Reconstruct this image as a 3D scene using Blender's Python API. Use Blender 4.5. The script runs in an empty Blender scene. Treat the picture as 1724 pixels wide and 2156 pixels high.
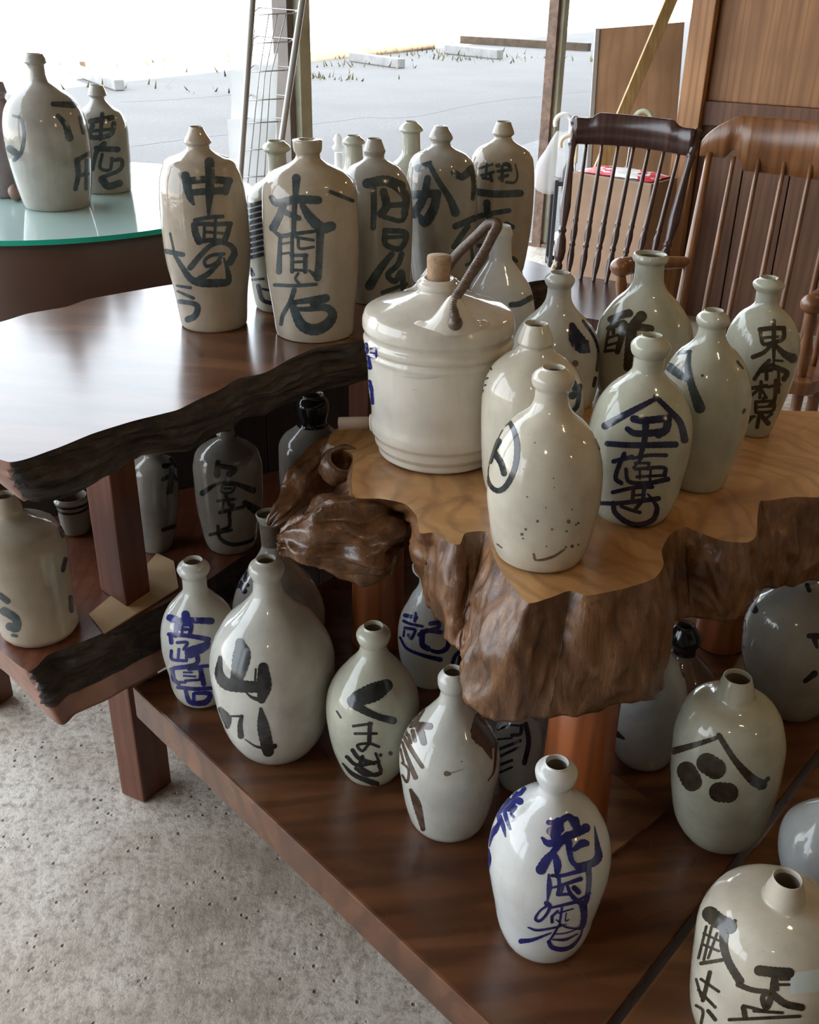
import bpy, bmesh, math, random
import numpy as np
from mathutils import Vector, noise
from mathutils.bvhtree import BVHTree

# ------------------------------------------------------------------ camera, world, sun, exposure
FPX, PITCH, ROLL, CAMH = 2130.0, 28.1, -1.2, 1.45
EXPOSURE = 2.08
SKY = (0.82, 0.91, 1.0); SKY_STRENGTH = 1.6
SUN_STRENGTH = 22.0; SUN_ELEV = 28.0
scene = bpy.context.scene
col = scene.collection
scene.view_settings.view_transform = 'Standard'
scene.view_settings.look = 'None'
scene.view_settings.gamma = 1.0
scene.view_settings.use_curve_mapping = False
scene.view_settings.exposure = EXPOSURE

_p, _r = math.radians(PITCH), math.radians(ROLL)
CF = np.array([0, math.cos(_p), -math.sin(_p)])
_R0 = np.array([1., 0, 0]); _D0 = np.array([0, -math.sin(_p), -math.cos(_p)])
CR = math.cos(_r)*_R0 + math.sin(_r)*_D0
CD = -math.sin(_r)*_R0 + math.cos(_r)*_D0
CC = np.array([0, 0, CAMH])

cam_data = bpy.data.cameras.new('camera')
cam_data.sensor_fit = 'HORIZONTAL'; cam_data.sensor_width = 36.0
cam_data.lens = FPX*36.0/1724.0
cam_data.clip_start = 0.02; cam_data.clip_end = 400
cam = bpy.data.objects.new('camera', cam_data); col.objects.link(cam)
from mathutils import Matrix
cam.matrix_world = Matrix(((CR[0], -CD[0], -CF[0], CC[0]), (CR[1], -CD[1], -CF[1], CC[1]), (CR[2], -CD[2], -CF[2], CC[2]), (0, 0, 0, 1)))
scene.camera = cam

def ray(x, y):
    v = CF + (x-862)/FPX*CR + (y-1078)/FPX*CD
    return v/np.linalg.norm(v)
def drop(x, y, D):
    """point on the horizontal plane D below the camera seen at a pixel"""
    v = ray(x, y); return CC + v*(D/-v[2])
def atY(x, y, Y):
    v = ray(x, y); return CC + v*(Y/v[1])
def proj(P):
    q = np.asarray(P, float)-CC; z = q@CF
    return 862+FPX*(q@CR)/z, 1078+FPX*(q@CD)/z, z
def V(p): return Vector((float(p[0]), float(p[1]), float(p[2])))

# world
w = bpy.data.worlds.new('world'); scene.world = w; w.use_nodes = True
bg = w.node_tree.nodes['Background']
bg.inputs[0].default_value = (*SKY, 1); bg.inputs[1].default_value = SKY_STRENGTH

# facade line of the open shop front (passes the foot of the right post)
POST_R = drop(1140, 515, CAMH)
FU = np.array([0.47, 0.883, 0.0]); FU /= np.linalg.norm(FU)      # along the facade, away from the camera
FN = np.array([-FU[1], FU[0], 0.0])                                # outwards
def fac(s, n, z=0.0): return POST_R + FU*s + FN*n + np.array([0, 0, z])

sun_d = bpy.data.lights.new('sun', 'SUN'); sun_d.energy = SUN_STRENGTH; sun_d.angle = math.radians(0.6)
sun_d.color = (1.0, 0.93, 0.82)
sun = bpy.data.objects.new('sun', sun_d); col.objects.link(sun)
_e = math.radians(SUN_ELEV)
_sd = Vector((FN[0]*math.cos(_e), FN[1]*math.cos(_e), -math.sin(_e)))
sun.rotation_euler = _sd.to_track_quat('-Z', 'Y').to_euler()
sun.location = (3, -3, 8)

# ------------------------------------------------------------------ drop heights below the camera
D_BENCH, D_LOW, D_STUMP, D_UP, D_GLASS = 1.03, 0.92, 0.60, 0.50, 0.46

# ------------------------------------------------------------------ materials
MATS = {}
def newmat(name):
    m = bpy.data.materials.new(name); m.use_nodes = True
    nt = m.node_tree; b = nt.nodes['Principled BSDF']; MATS[name] = m
    return m, nt, b
def N(nt, t, **kw):
    n = nt.nodes.new(t)
    for k, v in kw.items():
        if k in n.inputs: n.inputs[k].default_value = v
        else: setattr(n, k, v)
    return n
def ramp(nt, fac_sock, stops):
    r = nt.nodes.new('ShaderNodeValToRGB')
    els = r.color_ramp.elements
    while len(els) < len(stops): els.new(0.5)
    for e, (p, c) in zip(els, stops):
        e.position = p; e.color = (*c, 1)
    nt.links.new(fac_sock, r.inputs['Fac']); return r.outputs['Color']
def coords(nt, scale=(1, 1, 1), rot=(0, 0, 0), kind='Object'):
    tc = nt.nodes.new('ShaderNodeTexCoord'); mp = nt.nodes.new('ShaderNodeMapping')
    mp.inputs['Scale'].default_value = scale; mp.inputs['Rotation'].default_value = rot
    nt.links.new(tc.outputs[kind], mp.inputs['Vector']); return mp.outputs['Vector']
def noise_tex(nt, vec, scale, detail=4, rough=0.55, dist=0.0):
    n = N(nt, 'ShaderNodeTexNoise', Scale=scale, Detail=detail, Roughness=rough, Distortion=dist)
    nt.links.new(vec, n.inputs['Vector']); return n.outputs['Fac']
def mix(nt, a, b, f, mode='MIX'):
    m = nt.nodes.new('ShaderNodeMix'); m.data_type = 'RGBA'; m.blend_type = mode
    for s, v in ((m.inputs[6], a), (m.inputs[7], b)):
        if isinstance(v, tuple): s.default_value = (*v, 1)
        else: nt.links.new(v, s)
    if isinstance(f, (int, float)): m.inputs[0].default_value = f
    else: nt.links.new(f, m.inputs[0])
    return m.outputs[2]
def bump(nt, b, h, strength=0.3, dist=0.005):
    bp = N(nt, 'ShaderNodeBump', Strength=strength, Distance=dist)
    nt.links.new(h, bp.inputs['Height']); nt.links.new(bp.outputs['Normal'], b.inputs['Normal'])

def glaze(name, c, var=0.14, rough=0.09, speck=0.5):
    """stoneware glaze: mottled colour, fine iron specks, glossy"""
    m, nt, b = newmat(name)
    v = coords(nt)
    lo = tuple(x*(1-var*1.6) for x in c); hi = tuple(min(1, x*(1+var)) for x in c)
    base = ramp(nt, noise_tex(nt, v, 14, 4), [(0.3, lo), (0.55, c), (0.75, hi)])
    warm = mix(nt, base, (c[0]*0.95, c[1]*0.80, c[2]*0.62), ramp(nt, noise_tex(nt, v, 6, 3), [(0.5, (0, 0, 0)), (0.85, (0.6, 0.6, 0.6))]))
    vd = coords(nt, (1, 1, 0.25)); warm = mix(nt, warm, (c[0]*0.72, c[1]*0.66, c[2]*0.58), ramp(nt, noise_tex(nt, vd, 26, 5, 0.65), [(0.52, (0, 0, 0)), (0.78, (0.55, 0.55, 0.55))]))
    sp = ramp(nt, noise_tex(nt, v, 420, 1), [(0.0, (0, 0, 0)), (0.74, (0, 0, 0)), (0.80, (speck, speck, speck))])
    c2 = mix(nt, warm, (0.10, 0.07, 0.05), sp)
    nt.links.new(c2, b.inputs['Base Color'])
    b.inputs['Roughness'].default_value = rough
    b.inputs['IOR'].default_value = 1.5
    bump(nt, b, noise_tex(nt, v, 40, 3), 0.06, 0.01)
    return m
glaze('glaze_grey', (0.46, 0.455, 0.415)); glaze('glaze_cream', (0.50, 0.46, 0.375))
glaze('glaze_buff', (0.37, 0.315, 0.245)); glaze('glaze_green', (0.42, 0.42, 0.34))
glaze('glaze_white', (0.54, 0.545, 0.53), 0.06); glaze('glaze_blue', (0.38, 0.40, 0.40))
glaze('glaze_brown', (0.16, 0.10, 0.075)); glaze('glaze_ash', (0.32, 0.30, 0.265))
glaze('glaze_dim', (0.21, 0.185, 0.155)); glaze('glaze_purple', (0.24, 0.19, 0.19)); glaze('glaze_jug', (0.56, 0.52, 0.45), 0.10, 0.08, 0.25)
def flat(name, c, rough=0.5, metal=0.0, var=0.0, scale=30, bumpk=0.0):
    m, nt, b = newmat(name)
    if var:
        v = coords(nt); f = noise_tex(nt, v, scale, 5)
        nt.links.new(ramp(nt, f, [(0.3, tuple(x*(1-var) for x in c)), (0.7, tuple(min(1, x*(1+var)) for x in c))]), b.inputs['Base Color'])
        if bumpk: bump(nt, b, f, bumpk, 0.004)
    else: b.inputs['Base Color'].default_value = (*c, 1)
    b.inputs['Roughness'].default_value = rough; b.inputs['Metallic'].default_value = metal
    return m
flat('raw_clay', (0.13, 0.10, 0.075), 0.85, var=0.2, scale=60)
flat('paint_black', (0.022, 0.024, 0.024), 0.16, var=0.5, scale=60)
flat('paint_slate', (0.045, 0.06, 0.065), 0.2, var=0.45, scale=60)
flat('paint_blue', (0.018, 0.022, 0.13), 0.16, var=0.5, scale=60)
flat('paint_navy', (0.014, 0.017, 0.045), 0.16, var=0.4, scale=60)
flat('paint_brown', (0.07, 0.045, 0.032), 0.2, var=0.5, scale=60)
flat('paint_umber', (0.04, 0.033, 0.022), 0.2, var=0.5, scale=60)
flat('iron_spot', (0.13, 0.085, 0.05), 0.3, var=0.4, scale=200)
flat('smudge', (0.46, 0.47, 0.45), 0.15)
flat('gloss_black', (0.012, 0.011, 0.011), 0.12)
flat('cork', (0.34, 0.22, 0.13), 0.8, var=0.25, scale=120, bumpk=0.4)
flat('cane', (0.10, 0.065, 0.045), 0.38, var=0.4, scale=150, bumpk=0.3)
flat('tape', (0.46, 0.52, 0.50), 0.35)
flat('cardboard', (0.38, 0.25, 0.13), 0.8, var=0.12, scale=12)
flat('box_brown', (0.27, 0.165, 0.10), 0.7, var=0.15, scale=8)
flat('rust_brown', (0.15, 0.09, 0.06), 0.5, 0.2, var=0.4, scale=30)
flat('steel', (0.42, 0.42, 0.41), 0.35, 0.85)
flat('pipe', (0.36, 0.34, 0.31), 0.3, 0.3)
flat('post_paint', (0.42, 0.41, 0.29), 0.5, 0.0, var=0.2, scale=10)
flat('post_dark', (0.16, 0.13, 0.11), 0.5, 0.0, var=0.2, scale=10)
flat('handle_white', (0.82, 0.80, 0.80), 0.25)
flat('handle_ivory', (0.72, 0.60, 0.40), 0.3)
flat('handle_green', (0.66, 0.72, 0.52), 0.3)
flat('umbrella_navy', (0.03, 0.035, 0.05), 0.6)
flat('dark_frame', (0.03, 0.03, 0.035), 0.4)
flat('kerb_wood', (0.055, 0.034, 0.018), 0.8, var=0.35, scale=6, bumpk=0.4)
flat('stop_concrete', (0.22, 0.21, 0.20), 0.85, var=0.2, scale=5, bumpk=0.3)
flat('grass', (0.10, 0.085, 0.03), 0.8, var=0.4, scale=3)
flat('plaster', (0.30, 0.26, 0.22), 0.85, var=0.1, scale=3)
flat('ceiling_board', (0.24, 0.18, 0.13), 0.8, var=0.1, scale=3)
flat('roof', (0.12, 0.11, 0.10), 0.8)

def wood(name, dark, mid, light, rough=0.3, scale=(1, 10, 10), rot=(0, 0, 0), coat=0.0, rings=0.0, bumpk=0.05, gr=3.0, knots=0.0):
    """long grain: noise stretched along one axis plus distorted wave figure"""
    m, nt, b = newmat(name)
    v = coords(nt, scale, rot)
    f1 = noise_tex(nt, v, gr, 5, 0.5, 0.35)
    wv = N(nt, 'ShaderNodeTexWave', Scale=gr*0.55, Distortion=7.0, Detail=3.0)
    wv.inputs['Detail Scale'].default_value = 1.2
    nt.links.new(v, wv.inputs['Vector'])
    c1 = ramp(nt, f1, [(0.25, dark), (0.5, mid), (0.75, light)])
    c2 = mix(nt, c1, dark, ramp(nt, wv.outputs['Fac'], [(0.55, (0, 0, 0)), (0.95, (0.55, 0.55, 0.55))]))
    v2 = coords(nt)
    c3 = mix(nt, c2, tuple(x*0.62 for x in mid), ramp(nt, noise_tex(nt, v2, 4, 2), [(0.4, (0, 0, 0)), (0.8, (0.7, 0.7, 0.7))]))
    nt.links.new(c3, b.inputs['Base Color'])
    rr = ramp(nt, noise_tex(nt, v2, 6, 2), [(0.2, (rough*0.9,)*3), (0.8, (rough*1.2,)*3)])
    nt.links.new(rr, b.inputs['Roughness'])
    b.inputs['Coat Weight'].default_value = coat; b.inputs['Coat Roughness'].default_value = rough*0.6
    bump(nt, b, f1, bumpk, 0.004)
    return m
BA = math.radians(42)
wood('bench_wood', (0.045, 0.016, 0.007), (0.105, 0.038, 0.015), (0.17, 0.07, 0.028), 0.26, (1.5, 9, 9), (0, 0, BA), 0.15, gr=2.0)
wood('bench_wood_b', (0.07, 0.027, 0.011), (0.15, 0.062, 0.024), (0.24, 0.11, 0.045), 0.28, (1.5, 9, 9), (0, 0, -BA), 0.12, gr=2.0)
wood('slab_wood', (0.06, 0.024, 0.012), (0.13, 0.055, 0.027), (0.20, 0.095, 0.05), 0.17, (1.2, 8, 8), (0, 0, -0.45), 0.0, gr=2.0)
MATS['slab_wood'].node_tree.nodes['Principled BSDF'].inputs['IOR'].default_value = 1.40
wood('slab_red', (0.075, 0.021, 0.010), (0.13, 0.04, 0.019), (0.18, 0.065, 0.03), 0.33, (9, 9, 1.2), (0, 0, 0), 0.05)
wood('sawn_end', (0.16, 0.07, 0.045), (0.25, 0.12, 0.08), (0.32, 0.17, 0.12), 0.4, (4, 4, 4), (0, 0, 0), 0.0)
wood('shade_board_dark', (0.02, 0.012, 0.009), (0.035, 0.02, 0.015), (0.05, 0.03, 0.022), 0.6, (6, 6, 1))
wood('leg_orange', (0.16, 0.045, 0.014), (0.30, 0.085, 0.025), (0.38, 0.12, 0.04), 0.35, (7, 7, 1.0), (0, 0, 0), 0.05)
wood('wall_wood', (0.19, 0.085, 0.032), (0.34, 0.165, 0.068), (0.46, 0.24, 0.105), 0.5, (6, 6, 0.45), (0, 0, 0), 0.0, gr=3.0)
wood('wall_wood_low', (0.085, 0.037, 0.02), (0.15, 0.07, 0.037), (0.21, 0.10, 0.054), 0.5, (6, 6, 0.6), (0, 0, 0), 0.0)
wood('chair_dark', (0.025, 0.011, 0.009), (0.05, 0.022, 0.017), (0.075, 0.035, 0.026), 0.22, (8, 8, 1), (0, 0, 0), 0.2)
wood('chair_brown', (0.10, 0.036, 0.012), (0.19, 0.075, 0.025), (0.27, 0.12, 0.045), 0.3, (7, 7, 1), (0, 0, 0), 0.15)
wood('panel_wood', (0.26, 0.135, 0.065), (0.33, 0.18, 0.09), (0.40, 0.23, 0.12), 0.6, (3, 3, 0.6))
wood('stick_wood', (0.25, 0.15, 0.05), (0.36, 0.22, 0.08), (0.45, 0.30, 0.12), 0.55, (8, 8, 1))
wood('spigot_wood', (0.13, 0.085, 0.055), (0.20, 0.13, 0.085), (0.27, 0.19, 0.13), 0.7, (1, 9, 9))
wood('trunk_brown', (0.075, 0.036, 0.024), (0.10, 0.050, 0.034), (0.125, 0.064, 0.045), 0.4, (1, 1, 1))

def mat_stump_top():
    m, nt, b = newmat('stump_top')
    v = coords(nt)
    d = N(nt, 'ShaderNodeTexNoise', Scale=5.0, Detail=3.0); nt.links.new(v, d.inputs['Vector'])
    mx = nt.nodes.new('ShaderNodeMix'); mx.data_type = 'VECTOR'; mx.inputs[0].default_value = 0.14
    nt.links.new(v, mx.inputs[4]); nt.links.new(d.outputs['Color'], mx.inputs[5])
    wv = N(nt, 'ShaderNodeTexWave', Scale=11.0, Distortion=3.5, Detail=4.0); wv.wave_type = 'RINGS'; wv.rings_direction = 'Z'
    wv.inputs['Detail Scale'].default_value = 1.5
    nt.links.new(mx.outputs[1], wv.inputs['Vector'])
    f2 = noise_tex(nt, mx.outputs[1], 9, 6, 0.6, 1.0)
    c = ramp(nt, f2, [(0.25, (0.20, 0.085, 0.028)), (0.5, (0.40, 0.205, 0.078)), (0.75, (0.54, 0.315, 0.13))])
    c = mix(nt, c, (0.20, 0.09, 0.032), ramp(nt, wv.outputs['Fac'], [(0.6, (0, 0, 0)), (1.0, (0.45, 0.45, 0.45))]))
    c = mix(nt, c, (0.14, 0.06, 0.025), ramp(nt, noise_tex(nt, v, 7, 4, 0.6, 1.5), [(0.56, (0, 0, 0)), (0.72, (0.75, 0.75, 0.75))]))
    nt.links.new(c, b.inputs['Base Color']); b.inputs['Roughness'].default_value = 0.3
    b.inputs['Coat Weight'].default_value = 0.2; b.inputs['Coat Roughness'].default_value = 0.2
    bump(nt, b, f2, 0.04, 0.004)
mat_stump_top()
def mat_bark(name, stops, vs, rough, bk, bd, worm=0.0):
    m, nt, b = newmat(name)
    v = coords(nt, vs); v0 = coords(nt)
    f = noise_tex(nt, v, 9, 7, 0.65, 1.2)
    g = noise_tex(nt, v0, 11, 5, 0.6, 0.8)
    c = ramp(nt, f, stops)
    c = mix(nt, c, stops[0][1], ramp(nt, g, [(0.48, (0, 0, 0)), (0.68, (0.8, 0.8, 0.8))]))
    if worm: c = mix(nt, c, (0.33, 0.15, 0.05), ramp(nt, noise_tex(nt, v, 5, 6, 0.7, 2.0), [(0.60, (0, 0, 0)), (0.70, (worm, worm, worm))]))
    nt.links.new(c, b.inputs['Base Color']); b.inputs['Roughness'].default_value = rough
    b.inputs['Coat Weight'].default_value = 0.25 if rough < 0.5 else 0.0; b.inputs['Coat Roughness'].default_value = rough*0.7
    h = noise_tex(nt, v, 34, 6, 0.7, 0.8)
    c = mix(nt, c, stops[0][1], ramp(nt, h, [(0.30, (0.85, 0.85, 0.85)), (0.46, (0, 0, 0))])); nt.links.new(c, b.inputs['Base Color'])
    a = N(nt, 'ShaderNodeMath', operation='ADD'); nt.links.new(f, a.inputs[0]); nt.links.new(g, a.inputs[1])
    a2 = N(nt, 'ShaderNodeMath', operation='MULTIPLY_ADD'); nt.links.new(h, a2.inputs[0]); a2.inputs[1].default_value = 0.6; nt.links.new(a.outputs[0], a2.inputs[2])
    bump(nt, b, a2.outputs[0], bk, bd)
mat_bark('stump_bark', [(0.3, (0.055, 0.023, 0.009)), (0.5, (0.165, 0.074, 0.030)), (0.72, (0.30, 0.150, 0.065))], (3.6, 3.6, 0.6), 0.30, 0.55, 0.005, 0.7)
mat_bark('root_bark', [(0.3, (0.035, 0.016, 0.008)), (0.5, (0.13, 0.056, 0.022)), (0.72, (0.27, 0.125, 0.05))], (1.3, 1.3, 1.3), 0.2, 0.35, 0.008, 0.6)
mat_bark('slab_bark', [(0.3, (0.018, 0.012, 0.009)), (0.5, (0.055, 0.037, 0.026)), (0.72, (0.13, 0.088, 0.06))], (1.6, 1.6, 6.0), 0.55, 0.9, 0.012)
def mat_concrete():
    m, nt, b = newmat('floor_concrete'); v = coords(nt)
    big = noise_tex(nt, v, 1.7, 6, 0.68); fine = noise_tex(nt, v, 55, 6, 0.7)
    c = ramp(nt, big, [(0.34, (0.24, 0.175, 0.125)), (0.48, (0.43, 0.365, 0.295)), (0.62, (0.60, 0.54, 0.465))])
    c = mix(nt, c, (0.20, 0.155, 0.12), ramp(nt, fine, [(0.34, (0.85, 0.85, 0.85)), (0.54, (0, 0, 0))]))
    vo = N(nt, 'ShaderNodeTexVoronoi', Scale=48.0); nt.links.new(v, vo.inputs['Vector'])
    pit = ramp(nt, vo.outputs['Distance'], [(0.0, (1, 1, 1)), (0.10, (1, 1, 1)), (0.2, (0, 0, 0))])
    sel = ramp(nt, noise_tex(nt, v, 9, 3), [(0.50, (0, 0, 0)), (0.56, (1, 1, 1))])
    pm = mix(nt, pit, (0, 0, 0), 0.0); pm = mix(nt, pm, sel, 1.0, 'MULTIPLY')
    c = mix(nt, c, (0.13, 0.10, 0.08), pm)
    nt.links.new(c, b.inputs['Base Color']); b.inputs['Roughness'].default_value = 0.55
    s = N(nt, 'ShaderNodeMath', operation='SUBTRACT'); nt.links.new(fine, s.inputs[0]); nt.links.new(pm, s.inputs[1])
    bump(nt, b, s.outputs[0], 0.6, 0.006)
mat_concrete()
def mat_asphalt(name, c, fs):
    m, nt, b = newmat(name); v = coords(nt)
    f = noise_tex(nt, v, fs, 5, 0.7); g = noise_tex(nt, v, 0.7, 4)
    cc = ramp(nt, f, [(0.3, tuple(x*0.7 for x in c)), (0.7, tuple(x*1.25 for x in c))])
    cc = mix(nt, cc, tuple(x*0.8 for x in c), ramp(nt, g, [(0.4, (0, 0, 0)), (0.7, (0.8, 0.8, 0.8))]))
    nt.links.new(cc, b.inputs['Base Color']); b.inputs['Roughness'].default_value = 0.9
    bump(nt, b, f, 0.4, 0.01)
mat_asphalt('asphalt', (0.100, 0.093, 0.087), 30); mat_asphalt('apron', (0.16, 0.155, 0.15), 20); mat_asphalt('lot_concrete', (0.44, 0.43, 0.41), 8)
def mat_clear(name, c, alpha, rough=0.1):
    m, nt, b = newmat(name); b.inputs['Base Color'].default_value = (*c, 1)
    b.inputs['Roughness'].default_value = rough; b.inputs['Alpha'].default_value = alpha
mat_clear('acrylic', (0.92, 0.94, 0.94), 0.62, 0.25); mat_clear('plastic_film', (0.92, 0.93, 0.95), 0.28, 0.15)
m, nt, b = newmat('glass_top'); b.inputs['Base Color'].default_value = (0.72, 0.93, 0.89, 1); b.inputs['Roughness'].default_value = 0.03
b.inputs['Transmission Weight'].default_value = 0.55; b.inputs['IOR'].default_value = 1.5
m, nt, b = newmat('glass_edge'); b.inputs['Base Color'].default_value = (0.02, 0.42, 0.30, 1); b.inputs['Roughness'].default_value = 0.1
m, nt, b = newmat('bulb'); b.inputs['Emission Color'].default_value = (1, 0.78, 0.45, 1); b.inputs['Emission Strength'].default_value = 40.0
m, nt, b = newmat('wrapper'); v = coords(nt, (1, 1, 1))
wv = N(nt, 'ShaderNodeTexWave', Scale=1.1, Distortion=2.0, Detail=1.0); nt.links.new(v, wv.inputs['Vector'])
_c = ramp(nt, wv.outputs['Fac'], [(0.28, (0.74, 0.72, 0.70)), (0.32, (0.50, 0.03, 0.05)), (1.0, (0.56, 0.05, 0.07))])
_c = mix(nt, _c, (0.74, 0.70, 0.68), ramp(nt, noise_tex(nt, v, 26, 2), [(0.58, (0, 0, 0)), (0.62, (1, 1, 1))]))
nt.links.new(_c, b.inputs['Base Color'])
b.inputs['Roughness'].default_value = 0.35

# ------------------------------------------------------------------ object helpers
def mesh_obj(name, verts, faces, mat, parent=None, smooth=True, mats=None, midx=None):
    me = bpy.data.meshes.new(name)
    me.from_pydata([tuple(map(float, v)) for v in verts], [], faces)
    for mm in (mats or [mat]): me.materials.append(MATS[mm])
    if midx is not None: me.polygons.foreach_set('material_index', midx)
    me.polygons.foreach_set('use_smooth', [smooth]*len(me.polygons))
    me.update()
    o = bpy.data.objects.new(name, me); col.objects.link(o)
    if parent: attach(o, parent)
    return o
def attach(o, parent):
    o.parent = parent
    o.matrix_parent_inverse = parent_matrix(parent).inverted()
def parent_matrix(p):
    m = Matrix.LocRotScale(p.location, p.rotation_euler, p.scale)
    return (parent_matrix(p.parent) @ p.matrix_parent_inverse @ m) if p.parent else m
def tag(o, label=None, cat=None, group=None, kind=None):
    if label: o['label'] = label
    if cat: o['category'] = cat
    if group: o['group'] = group
    if kind: o['kind'] = kind
    return o
def empty(name, loc, label=None, cat=None, group=None, kind=None):
    o = bpy.data.objects.new(name, None); o.location = V(loc); o.empty_display_size = 0.05
    col.objects.link(o); return tag(o, label, cat, group, kind)
def centre(o, p=None):
    """move the mesh origin so that object texture space and base sit at the thing"""
    me = o.data; p = V(p) if p is not None else sum((v.co for v in me.vertices), Vector())/len(me.vertices)
    me.transform(Matrix.Translation(-p)); o.location = p; return o
def prism(name, poly, z0, z1, mat, parent=None, bevel=0.0, smooth=False, mats=None, edge_idx=None):
    """polygon (list of xy) extruded from z0 up to z1"""
    bm = bmesh.new()
    area = sum(poly[i][0]*poly[(i+1) % len(poly)][1]-poly[(i+1) % len(poly)][0]*poly[i][1] for i in range(len(poly)))
    if area < 0: poly = poly[::-1]
    vb = [bm.verts.new((p[0], p[1], z0)) for p in poly]; vt = [bm.verts.new((p[0], p[1], z1)) for p in poly]
    bm.faces.new(vb[::-1]); bm.faces.new(vt); n = len(poly)
    sides = [bm.faces.new((vb[i], vb[(i+1) % n], vt[(i+1) % n], vt[i])) for i in range(n)]
    if edge_idx is not None:
        for f in sides: f.material_index = edge_idx
    if bevel: bmesh.ops.bevel(bm, geom=list(bm.edges), offset=bevel, segments=2, affect='EDGES', profile=0.6)
    me = bpy.data.meshes.new(name); bm.to_mesh(me); bm.free()
    for mm in (mats or [mat]): me.materials.append(MATS[mm])
    for p in me.polygons: p.use_smooth = smooth
    o = bpy.data.objects.new(name, me); col.objects.link(o)
    if parent: attach(o, parent)
    return o
def obox(name, c, ax, ay, az, mat, parent=None, bevel=0.004):
    """oriented box from its centre and three half-axis vectors"""
    c, ax, ay, az = (Vector([float(t) for t in q]) for q in (c, ax, ay, az))
    if ax.cross(ay).dot(az) < 0: ax = -ax
    bm = bmesh.new(); vs = []
    for k in (-1, 1):
        for j, i in ((-1, -1), (-1, 1), (1, 1), (1, -1)): vs.append(bm.verts.new(c+ax*i+ay*j+az*k))
    for f in ((3, 2, 1, 0), (4, 5, 6, 7), (0, 1, 5, 4), (1, 2, 6, 5), (2, 3, 7, 6), (3, 0, 4, 7)): bm.faces.new([vs[i] for i in f])
    if bevel: bmesh.ops.bevel(bm, geom=list(bm.edges), offset=bevel, segments=2, affect='EDGES', profile=0.6)
    me = bpy.data.meshes.new(name); bm.to_mesh(me); bm.free(); me.materials.append(MATS[mat])
    o = bpy.data.objects.new(name, me); col.objects.link(o)
    if parent: attach(o, parent)
    return o
def catmull(pts, n):
    P = np.array(pts, float); P = np.vstack([2*P[0]-P[1], P, 2*P[-1]-P[-2]])
    out = []
    for i in range(1, len(P)-2):
        for t in np.linspace(0, 1, n, endpoint=False):
            a, b, c, d = P[i-1:i+3]
            out.append(0.5*((2*b)+(c-a)*t+(2*a-5*b+4*c-d)*t*t+(3*b-3*c+d-a)*t**3))
    out.append(P[-2]); return np.array(out)
def tube(name, pts, radii, mat, parent=None, seg=10, smooth_n=0, caps=True, twist=None):
    """swept tube with a radius for each point"""
    P = np.array(pts, float); R = np.array(radii if hasattr(radii, '__len__') else [radii]*len(P), float)
    if smooth_n:
        Q = catmull(np.column_stack([P, R]), smooth_n); P, R = Q[:, :3], np.maximum(Q[:, 3], 1e-4)
    n = len(P); T = np.gradient(P, axis=0); T /= np.linalg.norm(T, axis=1)[:, None]+1e-12
    up = np.array([0, 0, 1.]) if abs(T[0][2]) < 0.9 else np.array([1., 0, 0])
    a = np.cross(T[0], up); a /= np.linalg.norm(a)
    vs, fs = [], []
    for i in range(n):
        a = a-T[i]*(a@T[i]); a /= np.linalg.norm(a); bb = np.cross(T[i], a)
        for k in range(seg):
            t = 2*math.pi*k/seg
            vs.append(P[i]+R[i]*(math.cos(t)*a+math.sin(t)*bb))
    for i in range(n-1):
        for k in range(seg):
            k2 = (k+1) % seg
            fs.append((i*seg+k, i*seg+k2, (i+1)*seg+k2, (i+1)*seg+k))
    if caps: fs.append(tuple(range(seg))[::-1]); fs.append(tuple((n-1)*seg+k for k in range(seg)))
    return mesh_obj(name, vs, fs, mat, parent)
def lathe_mesh(prof, seg=56, origin=(0, 0, 0), shear=(0, 0), wob=0.0, seed=0):
    """prof: list of (r, z) from the foot up and back into the mouth; a clean closed surface"""
    vs, fs = [], []; rings = []
    for (r, z) in prof:
        cx, cy = origin[0]+shear[0]*z, origin[1]+shear[1]*z
        if r < 1e-5:
            rings.append([len(vs)]); vs.append((cx, cy, origin[2]+z))
        else:
            idx = []
            for k in range(seg):
                t = 2*math.pi*k/seg
                rr = r*(1+wob*math.sin(2*t+seed+z*9)+0.5*wob*math.sin(3*t+seed*2))
                idx.append(len(vs)); vs.append((cx+rr*math.cos(t), cy+rr*math.sin(t), origin[2]+z))
            rings.append(idx)
    for A, B in zip(rings, rings[1:]):
        for k in range(seg):
            k2 = (k+1) % seg
            if len(A) == 1 and len(B) == 1: break
            if len(A) == 1: fs.append((A[0], B[k2], B[k])) if False else fs.append((A[0], B[k2], B[k])[::1])
            elif len(B) == 1: fs.append((A[k], A[k2], B[0]))
            else: fs.append((A[k], A[k2], B[k2], B[k]))
    return vs, fs

# ------------------------------------------------------------------ setting: ground, floor, walls, roof
def quad(name, pts, z, mat):
    o = mesh_obj(name, [(p[0], p[1], z) for p in pts], [tuple(range(len(pts)))], mat, smooth=False); return o
gp = [fac(-90, 120), fac(-90, -60), fac(120, -60), fac(120, 120)]
o = quad('parking_lot', gp, -0.03, 'asphalt'); tag(o, kind='structure')
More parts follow.
